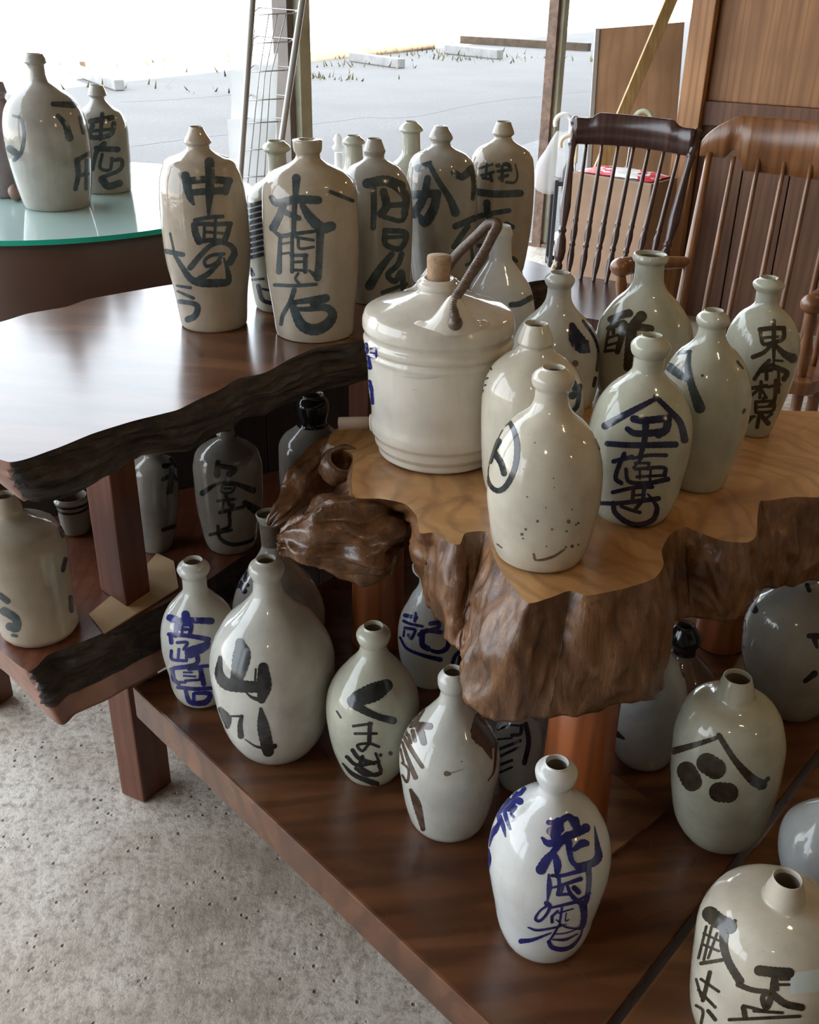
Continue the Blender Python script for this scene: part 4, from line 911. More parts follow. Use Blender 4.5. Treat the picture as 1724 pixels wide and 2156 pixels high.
jar('E10', 'big round jar painted with small dark leaves under the burl edge', 'K11', [(60, 1495, 1625), (85, 1490, 1632), (100, 1505, 1618)], [(125, 1450, 1680), (180, 1368, 1755), (280, 1305, 1815), (400, 1283, 1840), (520, 1290, 1830), (650, 1330, 1790), (760, 1400, 1720)], 850, D_BENCH, 'glaze_ash', 'paint_black',
    [S('1340,205 1385,265', 50, 30), S('1312,290 1325,370', 35, 20), S('1290,420 1330,465', 15, 8), S('1670,400 1715,402', 22, 30), S('1700,420 1712,460', 25, 14), S('1650,640 1700,600', 20, 30), S('1660,130 1672,160', 20)], group=G_BE)
jar('E1', 'round-lipped jar brushed with a column of bright blue 高 characters', 'K7', [(148, 245, 365), (170, 220, 400), (190, 213, 412), (215, 225, 405), (235, 247, 398), (305, 250, 395)],
    [(340, 215, 430), (380, 170, 475), (450, 125, 520), (550, 98, 545), (650, 102, 552), (800, 150, 545), (950, 210, 522), (1000, 230, 510)], 1035, D_BENCH, 'glaze_grey', 'paint_blue',
    [S('165,490 200,500', 35), S('180,510 260,505 415,510', 22, 35), S('260,470 270,520', 40), S('205,530 200,600', 22), S('210,540 290,530 285,600', 22), S('225,560 270,560', 18), S('240,540 240,600', 14), S('160,590 280,600 400,620', 20, 25), S('170,590 175,640', 22), S('390,620 380,660 290,700', 25, 60), S('210,640 270,640 250,680', 16),
     S('300,680 330,720 320,770 190,790', 30, 25, 12), S('175,690 180,740 250,750', 16), S('220,680 215,740', 14), S('270,690 265,750', 16), S('170,800 280,790 400,780', 14, 18), S('280,800 345,800 350,860', 18), S('250,820 300,820', 10), S('250,840 320,845', 10), S('260,870 340,865', 14), S('180,800 190,860 220,890', 20),
     S('215,910 320,920 415,915', 20), S('260,930 290,1000 380,1000 405,950 320,945', 18, 30, 18), S('310,950 310,1000', 18), S('200,880 260,880', 14), S('350,800 370,890', 26)], group=G_BE)
jar('E2', 'largest jar on the low bench, boldly brushed 山川', 'K7', [(140, 685, 810), (165, 645, 845), (192, 633, 855), (225, 645, 850), (255, 662, 838), (330, 665, 855)],
    [(370, 625, 905), (430, 540, 1000), (500, 480, 1060), (600, 425, 1120), (700, 406, 1152), (780, 405, 1158), (900, 421, 1146), (1050, 460, 1125), (1200, 535, 1085), (1300, 592, 1040)], 1380, D_BENCH, 'glaze_grey', 'paint_black',
    [S('590,640 600,720 570,860', 45, 90, 65), S('470,730 465,830 510,890 610,905 720,910', 18, 45, 60, 62, 55), S('730,790 735,900 720,985', 50, 75, 40), S('720,990 660,970 620,935', 25, 14, 5), S('685,800 680,880', 10),
     S('470,1040 510,1100 515,1150', 20, 45, 20), S('515,1085 600,1085', 8, 12), S('600,1085 590,1140 595,1205', 18, 30), S('715,1040 730,1150 760,1295', 16, 60, 60), S('800,1265 750,1290', 25), S('620,1225 680,1265 740,1280', 4, 15)], group=G_BE)
jar('E3', 'jar brushed with a bold く over smaller kana', 'K7', [(545, 1335, 1460), (568, 1302, 1492), (590, 1292, 1503), (625, 1305, 1495), (650, 1320, 1482), (690, 1312, 1488)],
    [(730, 1270, 1550), (800, 1200, 1620), (880, 1150, 1665), (960, 1131, 1690), (1050, 1126, 1690), (1150, 1140, 1675), (1300, 1175, 1630), (1430, 1215, 1560)], 1510, D_BENCH, 'glaze_green', 'paint_black',
    [S('1475,900 1400,940 1305,978', 65, 95, 80), S('1300,975 1268,1000 1340,1050 1430,1090 1515,1112', 60, 50, 40, 34, 40), S('1175,1055 1200,1095', 8), S('1275,1145 1385,1130', 14), S('1285,1190 1415,1190', 14), S('1375,1130 1370,1250', 22), S('1370,1250 1330,1295 1300,1260 1370,1250 1430,1270', 14),
     S('1270,1290 1310,1340 1400,1370', 20), S('1235,1330 1300,1380 1430,1360', 18), S('1410,1310 1430,1360', 14), S('1330,1330 1320,1390 1400,1440 1440,1420 1430,1380', 20), S('1290,1400 1350,1440 1440,1430', 18), S('1210,1370 1280,1440 1415,1495', 8, 22, 30)]+dots((1440, 1320, 9), (1500, 1310, 11)), group=G_BE)
jar('E4', 'jar with a brown leaf motif, a rust scar and one long downstroke', 'K8', [(738, 937, 1090), (765, 893, 1098), (785, 880, 1103), (840, 890, 1098), (872, 908, 1082), (930, 895, 1085)],
    [(965, 850, 1125), (1030, 765, 1195), (1100, 695, 1255), (1200, 645, 1320), (1300, 622, 1350), (1400, 620, 1352), (1550, 640, 1322), (1700, 668, 1285), (1820, 702, 1240)], 1975, D_BENCH, 'glaze_grey', 'paint_brown',
    [S('795,1015 740,1090', 26, 40), S('690,1050 710,1130', 35), S('720,1120 840,1135', 36, 46), S('770,1150 800,1255', 50, 36), S('720,1170 735,1240', 25), S('690,1200 705,1255', 20), S('660,1150 680,1200', 18), S('640,1180 700,1290 790,1430', 15, 25, 22), S('645,1250 685,1370 740,1505', 14, 30), S('632,1300 655,1400', 12), S('645,1400 690,1450 680,1540 645,1490', 14),
     S('705,1595 750,1700 795,1880', 18, 48, 26), S('1200,1075 1210,1180 1265,1250', 60, 120, 100), S('1250,1260 1290,1370', 70, 12), S('1325,1260 1310,1450 1265,1530', 18, 8)], group=G_BE,
    extra=[('rust_scar', dots((965, 1478, 20), (985, 1482, 12), (1075, 1390, 6))+[S('980,1474 1030,1465 1085,1446', 5)], 'iron_spot')])
jar('E9', 'collarless jar with three black discs under a peaked stroke', 'K10', [(182, 768, 928), (205, 755, 935), (250, 735, 940), (290, 715, 945)],
    [(305, 680, 965), (325, 600, 1010), (370, 530, 1050), (440, 490, 1075), (550, 463, 1087), (700, 450, 1060), (850, 452, 1015), (1000, 490, 950), (1070, 540, 910)], 1178, D_BENCH, 'glaze_green', 'paint_umber',
    [S('480,600 600,565 725,525', 35, 20), S('740,510 830,650 930,760 985,790', 25, 30, 48, 50), S('1020,755 970,810', 20), S('556,712 588,772', 92, 95), S('672,668 722,700', 100), S('740,832 795,836', 95)], group=G_BE, direct=True)
jar('E7', 'white jar brushed 花岡 in vivid blue with a blue flower on its shoulder', 'K9', [(205, 805, 1030), (240, 735, 1080), (275, 710, 1098), (330, 722, 1085), (385, 765, 1055), (410, 775, 1045)],
    [(430, 640, 1085), (470, 520, 1140), (550, 425, 1215), (650, 350, 1285), (780, 300, 1345), (900, 280, 1375), (1000, 277, 1385), (1150, 285, 1370), (1300, 310, 1330), (1500, 355, 1262), (1700, 388, 1180), (1790, 430, 1130)], 1998, D_BENCH, 'glaze_white', 'paint_blue',
    [S('840,740 920,740 1020,690 1080,760', 40, 50, 60), S('860,820 940,800', 70), S('1000,870 1100,830 1175,790', 60, 70), S('1080,720 1100,830', 60), S('930,740 900,860', 80), S('780,880 840,930 960,900 1020,860', 20, 70, 70), S('1020,920 1030,1010 1050,1090 1100,1140', 55, 40, 40), S('1070,985 1140,930 1180,930', 34, 62, 50), S('940,920 880,1010 820,1080 770,1165', 60, 50, 70, 80), S('900,1050 920,1130 910,1230', 45, 60, 24),
     S('1100,1140 1230,1110 1290,1050 1280,950 1255,770', 50, 60, 60, 40, 4), S('840,1210 845,1320 830,1440', 15, 40, 15), S('870,1220 960,1220 1080,1190 1200,1160', 25, 35), S('1200,1150 1205,1280 1185,1430 1150,1480', 45, 40, 40, 50), S('870,1330 950,1310 1130,1250', 16, 35), S('930,1240 935,1320 920,1390', 28), S('930,1395 1040,1385', 24), S('1000,1290 1040,1390 1110,1460', 22, 40), S('1070,1330 1110,1370', 40), S('970,1330 950,1380', 18), S('1120,1440 1220,1380', 25, 10),
     S('870,1510 1000,1480 1120,1450', 18, 30), S('820,1470 850,1500 820,1570 760,1630 720,1610 760,1540 830,1490', 40, 25, 20, 25, 16, 20), S('1150,1480 1160,1580 1140,1680 1080,1700 980,1680 910,1620', 60, 50, 40, 16, 14, 10), S('870,1590 870,1640', 25), S('920,1540 880,1580', 20), S('960,1510 940,1640', 18), S('1000,1560 990,1630 1020,1620', 10), S('930,1560 1060,1520', 12), S('655,1690 740,1715 900,1690 1000,1660', 12, 20, 16, 8),
     S('940,1660 880,1760 840,1820', 18), S('590,1815 700,1800 860,1740', 40, 28, 12), S('840,1820 870,1870 960,1890 1050,1860 1120,1780 1150,1700', 30, 35, 35, 20, 8), S('880,1800 990,1800 1100,1750', 14, 22, 10), S('890,1750 1000,1740 1130,1690', 10),
     S('620,435 580,480 530,480', 30, 38), S('550,440 500,480', 15), S('490,500 560,540 580,550', 50, 55), S('470,540 430,600 400,640', 38), S('520,560 480,620', 42), S('540,600 510,640', 28), S('440,600 450,680 490,800', 20, 30, 18), S('400,680 430,780 450,870', 25, 30, 8), S('375,650 390,740 355,810 325,870 305,960', 25, 25, 46, 25, 5), S('500,660 520,690', 20), S('298,980 308,1070 298,1180', 8, 22, 5), S('310,1240 335,1400 355,1530', 7)], group=G_BE)
jar('E13', 'plain pale round-shouldered jar on the far board beyond the seam', 'K10', [(850, 1295, 1395), (872, 1285, 1405), (880, 1292, 1398)], [(895, 1245, 1445), (940, 1170, 1515), (1000, 1108, 1572), (1100, 1068, 1605), (1200, 1062, 1600), (1350, 1100, 1545), (1440, 1150, 1480)], 1550, D_BENCH+0.002, 'glaze_blue', group=G_BE)
jar('E14', 'jar with a taped-on paper tag brushed 長 over dense characters', 'K10', [(1333, 1048, 1216), (1355, 1040, 1222), (1400, 1015, 1232), (1440, 1000, 1240)],
    [(1450, 930, 1290), (1470, 850, 1375), (1520, 745, 1465), (1600, 675, 1515), (1700, 635, 1520), (1900, 602, 1465), (2100, 600, 1405), (2300, 640, 1320)], 2420, D_BENCH+0.002, 'glaze_cream', 'paint_umber',
    [S('690,1530 740,1570 800,1600', 75, 72), S('800,1600 830,1570', 20), S('770,1630 770,1720 800,1810 860,1910', 45, 35, 40), S('670,1600 625,1780', 12), S('700,1600 655,1790', 12), S('730,1640 680,1780', 12), S('655,1640 740,1680', 12), S('645,1700 740,1740', 12), S('640,1810 760,1790', 18), S('850,1930 930,1960 1010,1970', 25),
     S('970,1850 1060,1860 1140,1865', 50), S('1060,1880 1040,1990 1010,2060 990,2000 1040,1970', 35, 30, 20), S('1070,1900 1075,1960', 14), S('1090,1900 1140,1900', 14), S('1080,1930 1140,1930', 14), S('1050,1990 1120,2040 1210,2060', 35), S('880,2060 890,2120', 25), S('880,2050 1000,2080', 15), S('940,2080 1100,2090', 15), S('800,2130 1200,2110', 16),
     S('690,1860 650,2020', 20), S('640,1900 740,1970', 14), S('625,1960 720,2060', 14), S('612,1900 640,2000', 12), S('612,2050 650,2080 640,2150', 14), S('680,2080 720,2130', 18)], group=G_BE, direct=True,
    extra=[('paper_tag', [([(1142, 1925), (1230, 1915), (1330, 1905)], (118, 122, 130))], 'tape')])

# ------------------------------------------------------------------ lidded jug with cork, cane handle and spigot
c0 = 680
JB = [(790, 572), (815, 585), (850, 596), (905, 597), (945, 580), (965, 576), (1000, 590), (1035, 582), (1055, 568), (1090, 576), (1122, 566), (1170, 560), (1400, 546), (1575, 524), (1610, 528), (1650, 534), (1700, 530), (1735, 506), (1755, 502), (1785, 500), (1810, 484), (1828, 470), (1860, 470), (1880, 462), (1898, 444), (1930, 444), (1960, 430)]
jug = jar('C1', 'big lidded jug with cork, cane-wrapped handle and ribbed shoulders', 'K3', [(552, c0-148, c0+148), (575, c0-172, c0+172), (600, c0-172, c0+172), (628, c0-155, c0+155), (648, c0-160, c0+160)],
          [(662, c0-200, c0+200), (700, c0-310, c0+310), (745, c0-450, c0+450)]+[(y, c0-h, c0+h) for y, h in JB], 2075, D_STUMP, 'glaze_jug', 'paint_blue',
          [S('115,1060 120,1120', 25), S('150,1092 190,1092 190,1165 152,1160', 12), S('150,1125 190,1130', 12), S('150,1145 190,1150', 8), S('125,1160 145,1240', 30), S('142,1350 160,1420', 24), S('160,1440 166,1520', 20)], mouth=0.62, depth=0.03, direct=True, name='lidded_jug', cat='jug', wob=0.002,
          extra=[('ink_smudge', [S('410,1312 540,1325 680,1318', 12, 22, 10), S('480,1415 520,1418', 10)], 'smudge')])
J = JARS['C1']; jb = J['base']; jz = J['z_of']
def jrad(z): return float(np.interp(z, [q[1] for q in J['prof']], [q[0] for q in J['prof']]))
zt = J['ztop']; rm = jrad(zt)*0.62
kprof = [(0, -0.020), (rm*0.88, -0.020), (rm*0.96, 0.0), (rm*1.04, 0.028), (rm*1.0, 0.031), (0, 0.0315)]
v_, f_ = lathe_mesh(kprof, 32, (jb[0]+J['sh'][0]*zt, jb[1]+J['sh'][1]*zt, jb[2]+zt), wob=0.01)
mesh_obj('cork', v_, f_, 'cork', jug)
ylid = 800*.26906+440; zl = jz(ylid)
def lug(az):
    vs, fs = [], []; n = 28; m_ = 8; rl = jrad(zl)*0.84
    for i in range(n+1):
        s_ = -1+2*i/n; ph = az+s_*0.62
        h = 0.003+0.044*math.exp(-(s_*2.1)**2)+0.006*math.exp(-((abs(s_)-0.85)*5)**2); th = 0.006+0.011*math.exp(-(s_*1.6)**2)
        for k in range(m_+1):
            t = math.pi*k/m_; rr_ = rl+th*math.cos(t)*(1 if h > 0 else 1); zz_ = zl-0.004+0.016*(1-rr_/jrad(zl))*0+h*math.sin(t)**0.7
            vs.append((jb[0]+rr_*math.cos(ph), jb[1]+rr_*math.sin(ph), jb[2]+zz_+0.004*(0.8)))
    for i in range(n):
        for k in range(m_): fs.append((i*(m_+1)+k, (i+1)*(m_+1)+k, (i+1)*(m_+1)+k+1, i*(m_+1)+k+1))
    return mesh_obj('lug', vs, fs, 'glaze_jug', jug), rl
az = -math.pi/2+0.12
_, rl = lug(az); lug(az+math.pi)
pf = np.array([jb[0]+(rl+0.019)*math.cos(az), jb[1]+(rl+0.019)*math.sin(az), jb[2]+zl+0.018])
pb = np.array([jb[0]-(rl+0.019)*math.cos(az), jb[1]-(rl+0.019)*math.sin(az), jb[2]+zl+0.018])
def k3(x, y): return (x*.26906+740, y*.26906+440)
hp = [pf]
hx = [(800, 735), (870, 610), (955, 470), (1035, 340), (1105, 205), (1140, 135), (1120, 108), (1070, 120), (1000, 188), (930, 255), (850, 330), (795, 395), (735, 485)]
for i, q in enumerate(hx):
    t = (i+1)/(len(hx)+1); Yv = pf[1]*(1-t)+pb[1]*t
    hp.append(atY(*k3(*q), Yv))
hp.append(pb)
Q = catmull(hp, 26); r_ = np.array([0.0062*(1+0.10*math.sin(i*2.1)) for i in range(len(Q))])
tube('cane_handle', Q, r_, 'cane', jug, 10)
for p in (pf, pb):
    bm = bmesh.new(); bmesh.ops.create_uvsphere(bm, u_segments=16, v_segments=10, radius=0.0095); bmesh.ops.translate(bm, verts=bm.verts, vec=V(p)+Vector((0, 0, -0.002)))
    me = bpy.data.meshes.new('pivot_knot'); bm.to_mesh(me); bm.free(); me.materials.append(MATS['cane'])
    for f in me.polygons: f.use_smooth = True
    o = bpy.data.objects.new('pivot_knot', me); col.objects.link(o); attach(o, jug)
# wooden spigot let into the lower wall
zs = 0.038; a_ = math.pi-0.10
rs = jrad(zs)
sp0 = np.array([jb[0]+rs*0.92*math.cos(a_), jb[1]+rs*0.92*math.sin(a_), jb[2]+zs]); sdir = np.array([math.cos(a_), math.sin(a_), -0.10])
tube('spigot', [sp0, sp0+sdir*0.02, sp0+sdir*0.055], [0.0085, 0.0088, 0.0092], 'spigot_wood', jug, 14)
tube('spigot_collar', [sp0+sdir*0.0, sp0+sdir*0.010], [0.016, 0.012], 'glaze_jug', jug, 20)

# tiny things among the jars
p = drop(38, 424, D_GLASS)
bm = bmesh.new(); bmesh.ops.create_icosphere(bm, subdivisions=3, radius=0.018)
for v in bm.verts: v.co *= 1+0.12*noise.noise(v.co*60)
me = bpy.data.meshes.new('pebble'); bm.to_mesh(me); bm.free(); me.materials.append(MATS['rust_brown'])
o = bpy.data.objects.new('pebble', me); col.objects.link(o); o.location = V(p)+Vector((0, 0, 0.019)); tag(o, 'small dark round stone at the foot of the wide-shouldered jar', 'stone')
for f in me.polygons: f.use_smooth = True
bp = atY(715, 540, 2.045); bp[2] = CAMH-D_UP
zt_ = 0.0
e = empty('glass_bottle', bp, 'slim clear glass bottle with a beaded stopper behind the jars', 'bottle')
v_, f_ = lathe_mesh([(0, 0), (0.010, 0), (0.012, 0.01), (0.012, 0.13), (0.008, 0.165), (0.007, 0.19), (0.0, 0.19)], 24, bp); mesh_obj('body', v_, f_, 'acrylic', e)
v_, f_ = lathe_mesh([(0, 0.19), (0.009, 0.192), (0.012, 0.20), (0.006, 0.206), (0.010, 0.214), (0.005, 0.222), (0, 0.226)], 20, bp); mesh_obj('stopper', v_, f_, 'acrylic', e)

# ------------------------------------------------------------------ chairs
def turned(name, p0, p1, prof, mat, parent, seg=10):
    p0, p1 = np.array(p0), np.array(p1); ts = np.array([t for t, r in prof]); rs_ = np.array([r for t, r in prof])
    tt = np.unique(np.concatenate([np.linspace(a, b, 4) for a, b in zip(ts[:-1], ts[1:])]))
    return tube(name, [p0*(1-t)+p1*t for t in tt], np.interp(tt, ts, rs_), mat, parent, seg)
def crest(name, TL, TR, lower, upper, bow, thick, mat, parent, n=28):
    """curved back rail: lower(t), upper(t) give heights above the line TL-TR"""
    TL, TR = np.array(TL), np.array(TR); e_ = TR-TL; b_ = np.array([e_[1], -e_[0], 0]); b_ /= np.linalg.norm(b_)
    if b_[1] < 0: b_ = -b_
    vs, fs = [], []
    for i in range(n+1):
        t = i/n; c = TL+e_*t+b_*bow*math.sin(math.pi*t)
        lo_, hi_ = lower(t), upper(t)
        for (dz, dn) in ((lo_+0.004, -1), (hi_-0.006, -1), (hi_, -0.4), (hi_, 0.4), (hi_-0.006, 1), (lo_+0.004, 1), (lo_, 0.4), (lo_, -0.4)):
            vs.append(c+np.array([0, 0, dz])+b_*dn*thick/2)
    for i in range(n):
        for k in range(8):
            k2 = (k+1) % 8; fs.append((i*8+k, i*8+k2, (i+1)*8+k2, (i+1)*8+k))
    fs.append(tuple(range(8))[::-1]); fs.append(tuple(n*8+k for k in range(8)))
    return mesh_obj(name, vs, fs, mat, parent)
def seat(name, corners, z, th, mat, parent):
    P = resample([np.array([*c[:2], 0]) for c in corners], 8)
    o = prism(name, [p[:2] for p in P], z-th, z, mat, parent, 0.006, smooth=False); return o
TURN = [(0, .011), (.05, .011), (.06, .016), (.08, .017), (.10, .012), (.12, .018), (.17, .022), (.24, .019), (.28, .012), (.30, .017), (.32, .012), (.36, .015), (.45, .021), (.55, .018), (.75, .012), (.82, .014), (.84, .018), (.86, .013), (.90, .016), (.94, .012), (.965, .018), (.985, .019), (1, .012)]
SPIN = [(0, .007), (.06, .008), (.12, .012), (.18, .013), (.24, .009), (.26, .012), (.28, .009), (.33, .012), (.37, .0125), (.42, .009), (.44, .011), (.46, .009), (.6, .009), (.8, .0075), (1, .006)]
LEGT = [(0, .012), (.1, .014), (.15, .018), (.2, .014), (.5, .021), (.7, .018), (.75, .022), (.8, .016), (1, .017)]
D_SEAT = CAMH-0.42
# dark spindle-back chair
BL, BR = drop(1172, 585, D_SEAT), drop(1378, 618, D_SEAT); TL, TR = drop(1212, 246, .47), drop(1470, 272, .48)
print('chair1', BL, BR, TL, TR)
ch = empty('spindle_chair', ((BL+BR)/2*[1, 1, 0]), 'dark brown spindle-back chair with turned posts and a shallow crest rail', 'chair')
turned('back_post', BL, TL, TURN, 'chair_dark', ch, 14); turned('back_post', BR, TR, TURN, 'chair_dark', ch, 14)
hL, hR = TL*0.87+BL*0.13, TR*0.87+BR*0.13
def up1(t): return 0.075+0.022*max(0, min(1, (t-0.13)/0.06))*max(0, min(1, (0.87-t)/0.06))
crest('crest_rail', hL, hR, lambda t: -0.02+0.006*math.sin(math.pi*t), up1, 0.03, 0.02, 'chair_dark', ch)
eb = BR-BL; nb = np.array([eb[1], -eb[0], 0]); nb /= np.linalg.norm(nb); nb = nb if nb[1] < 0 else -nb     # facing the room
for k in range(7):
    t = (k+0.85)/7.7
    bowv = -nb*0.03*math.sin(math.pi*t)
    turned('spindle', BL*(1-t)+BR*t+bowv*0.4, hL*(1-t)+hR*t+bowv+[0, 0, -0.012], SPIN, 'chair_dark', ch, 8)
u_ = eb/np.linalg.norm(eb)
cs = [BL-u_*0.03-nb*0.03, BR+u_*0.03-nb*0.03, BR+u_*0.05+nb*0.40, (BL+BR)/2+nb*0.44, BL-u_*0.05+nb*0.40]
seat('seat', cs, 0.425, 0.04, 'chair_dark', ch)
for c, sx, sn in ((BL, -1, -1), (BR, 1, -1), (BL, -1, 1), (BR, 1, 1)):
    top_ = c-u_*sx*0.04+nb*(0.05 if sn < 0 else 0.33); foot = top_+u_*sx*0.06+nb*sn*0.06
    turned('leg', (foot[0], foot[1], 0.0), (top_[0], top_[1], 0.39), LEGT, 'chair_dark', ch, 10)
turned('stretcher', (BL+nb*0.06)*[1, 1, 0]+[0, 0, .18], (BL+nb*0.36)*[1, 1, 0]+[0, 0, .18], [(0, .008), (.5, .014), (1, .008)], 'chair_dark', ch)
turned('stretcher', (BR+nb*0.06)*[1, 1, 0]+[0, 0, .18], (BR+nb*0.36)*[1, 1, 0]+[0, 0, .18], [(0, .008), (.5, .014), (1, .008)], 'chair_dark', ch)
# brown comb-back rocking chair
BL, BR = drop(1418, 718, D_SEAT), drop(1735, 752, D_SEAT); TL, TR = drop(1494, 322, .485), drop(1828, 362, .485)
print('chair2', BL, BR, TL, TR)
rk = empty('rocking_chair', ((BL+BR)/2*[1, 1, 0]), 'brown comb-back rocking chair with plain spindles, broad crest and curved arms', 'chair')
turned('back_post', BL, TL, [(0, .014), (.15, .017), (.5, .016), (1, .011)], 'chair_brown', rk, 12); turned('back_post', BR, TR, [(0, .014), (.15, .017), (.5, .016), (1, .011)], 'chair_brown', rk, 12)
def lo2(t): return -0.012 if t < 0.14 or t > 0.86 else (-0.012+0.028*math.sin(math.pi*min(1, (t-0.14)/0.08))*(1 if t < 0.22 else 0) if t < 0.22 else (-0.045 if 0.24 < t < 0.76 else -0.02))
def up2(t): return 0.115*min(1.0, max(0, (min(t, 1-t)+0.015)/0.20))**0.45
e2 = TR-TL
crest('crest_rail', TL-e2*0.06, TR+e2*0.06, lo2, up2, 0.04, 0.022, 'chair_brown', rk, 60)
eb = BR-BL; nb = np.array([eb[1], -eb[0], 0]); nb /= np.linalg.norm(nb); nb = nb if nb[1] < 0 else -nb; u_ = eb/np.linalg.norm(eb)
for k in range(5):
    t = (k+1)/6.0
    turned('spindle', BL*(1-t)+BR*t, TL*(1-t)+TR*t-nb*0.04*math.sin(math.pi*t)*0.9+[0, 0, -0.005], [(0, .0075), (.3, .0095), (.7, .0085), (1, .007)], 'chair_brown', rk, 8)
kL, kR = drop(1308, 562, .80), drop(1712, 640, .80)
aL = BL*0.56+TL*0.44; aR = BR*0.56+TR*0.44; aL[2] = aR[2] = CAMH-.80
for a0, a1 in ((aL, kL), (aR, kR)):
    m_ = (a0+a1)/2; tube('arm', [a0, a0*0.6+a1*0.4+[0, 0, .004], a0*0.2+a1*0.8+[0, 0, .004], a1], [.018, .021, .026, .030], 'chair_brown', rk, 14, 6)
    bm = bmesh.new(); bmesh.ops.create_uvsphere(bm, u_segments=18, v_segments=12, radius=0.034); bmesh.ops.scale(bm, verts=bm.verts, vec=(1.05, 1.05, 0.85)); bmesh.ops.translate(bm, verts=bm.verts, vec=V(a1))
    me = bpy.data.meshes.new('arm_knob'); bm.to_mesh(me); bm.free(); me.materials.append(MATS['chair_brown'])
    for f in me.polygons: f.use_smooth = True
    o = bpy.data.objects.new('arm_knob', me); col.objects.link(o); attach(o, rk)
fL = kL*[1, 1, 0]; fR = kR*[1, 1, 0]
sL, sR = BL*[1, 1, 0]*0.15+fL*0.85, BR*[1, 1, 0]*0.15+fR*0.85
seat('seat', [BL-u_*0.03-nb*0.04, BR+u_*0.03-nb*0.04, sR+nb*0.06+u_*0.02, (sL+sR)/2+nb*0.05, sL+nb*0.06-u_*0.02], 0.425, 0.04, 'chair_brown', rk)
for s0, k0 in ((sL, kL), (sR, kR)):
    turned('arm_support', (s0[0], s0[1], 0.42), k0-[0, 0, .01], [(0, .012), (.2, .016), (.4, .02), (.6, .014), (.8, .018), (1, .012)], 'chair_brown', rk, 12)
    mid = (s0+BL*[1, 1, 0]+0)/2
for b0, s0 in ((BL, sL), (BR, sR)):
    b1 = np.array([b0[0], b0[1], 0]); f1 = np.array([s0[0], s0[1], 0]); dv = (f1-b1)/np.linalg.norm(f1-b1)
    turned('spindle', (b1*0.5+f1*0.5)+[0, 0, .42], (aL*0.5+kL*0.5) if b0 is BL else (aR*0.5+kR*0.5), [(0, .008), (.5, .011), (1, .008)], 'chair_brown', rk, 8)
    pr = [b1-dv*0.30+[0, 0, .12], b1-dv*0.1+[0, 0, .045], b1*0.5+f1*0.5+[0, 0, .014], f1+dv*0.08+[0, 0, .03], f1+dv*0.18+[0, 0, .07]]
    tube('rocker', pr, .014, 'chair_brown', rk, 10, 8)
    turned('leg', b1*0.98+f1*0.02+[0, 0, .035], b1*0.9+f1*0.1+[0, 0, .39], LEGT, 'chair_brown', rk, 10)
    turned('leg', f1+[0, 0, .022], f1*0.95+b1*0.05+[0, 0, .39], LEGT, 'chair_brown', rk, 10)

# ------------------------------------------------------------------ things stored by the partition
def slab4(name, c4, thick, mat, parent=None):
    c4 = [np.array(c) for c in c4]; n_ = np.cross(c4[1]-c4[0], c4[3]-c4[0]); n_ /= np.linalg.norm(n_)
    vs = [c+n_*s_*thick/2 for s_ in (-1, 1) for c in c4]
    fs = [(3, 2, 1, 0), (4, 5, 6, 7), (0, 1, 5, 4), (1, 2, 6, 5), (2, 3, 7, 6), (3, 0, 4, 7)]
    return mesh_obj(name, vs, fs, mat, parent, False)
# leaning board
pn = empty('leaning_board', drop(1250, 560, CAMH), 'large brown board leaning upright between the right post and the timber wall', 'board')
tl, tr = atY(1258, 62, 5.75), atY(1440, 48, 5.75)
bl = np.array([tl[0]-0.02, 5.35, 0.0]); br = np.array([tr[0]-0.02, 5.35, 0.0])
slab4('sheet', [bl, br, tr, tl], 0.02, 'panel_wood', pn)
slab4('edge_strip', [bl-[0.012, 0, 0], bl+[0.008, -.0, 0], tl+[0.008, 0, 0], tl-[0.012, 0, 0]], 0.03, 'pipe', pn)
ml, mr = bl*0.42+tl*0.58, br*0.42+tr*0.58
slab4('cross_rail', [ml+[0, -.012, 0], mr+[0, -.012, 0], mr+[0, -.012, .02], ml+[0, -.012, .02]], 0.01, 'wall_wood_low', pn)
for q in pn.children: pass
# leaning stick
a_, b_ = atY(1425, -30, 5.50), atY(1300, 265, 5.25); d_ = (b_-a_); foot = a_+d_*((0-a_[2])/d_[2]); 
foot = np.array([b_[0]-0.06, b_[1]-0.05, 0.0])
sv = np.cross(a_-b_, [0, 1., 0]); sv /= np.linalg.norm(sv)
ft = b_+(b_-a_)*(b_[2]/(a_[2]-b_[2]))
o = obox('timber_batten', (a_+ft)/2, (a_-ft)/2, sv*0.028, np.cross((a_-ft)/np.linalg.norm(a_-ft), sv)*0.016, 'stick_wood', None, 0.002); centre(o, ft); tag(o, 'long pale timber batten leaning across the brown board', 'batten')
# box with a printed wrapper on top
zb_ = 0.66; q1, q2 = drop(1200, 362, CAMH-zb_), drop(1372, 388, CAMH-zb_)
ev = q2-q1; nv = np.array([-ev[1], ev[0], 0]); nv /= np.linalg.norm(nv); nv = nv if nv[1] > 0 else -nv
o = prism('storage_box', [q1[:2], q2[:2], (q2+nv*.24)[:2], (q1+nv*.24)[:2]], 0.0, zb_, 'box_brown', None, 0.006); centre(o); tag(o, 'tall brown box behind the dark spindle-back chair', 'box')
vs, fs = [], []; n = 18
for i in range(n+1):
    for j in range(n+1):
        s_, t = i/n, j/n; p = q1+ev*(0.06+0.90*s_)+nv*(0.02+0.20*t); p = p+np.array([0, 0, 0.006+0.016*(math.sin(math.pi*s_)*math.sin(math.pi*t))**0.5+0.006*noise.noise(Vector((s_*7, t*7, 1)))]); vs.append(p)
N1 = (n+1)**2
for i in range(n+1):
    for j in range(n+1):
        s_, t = i/n, j/n; p = q1+ev*(0.06+0.90*s_)+nv*(0.02+0.20*t); vs.append(p+np.array([0, 0, 0.002]))
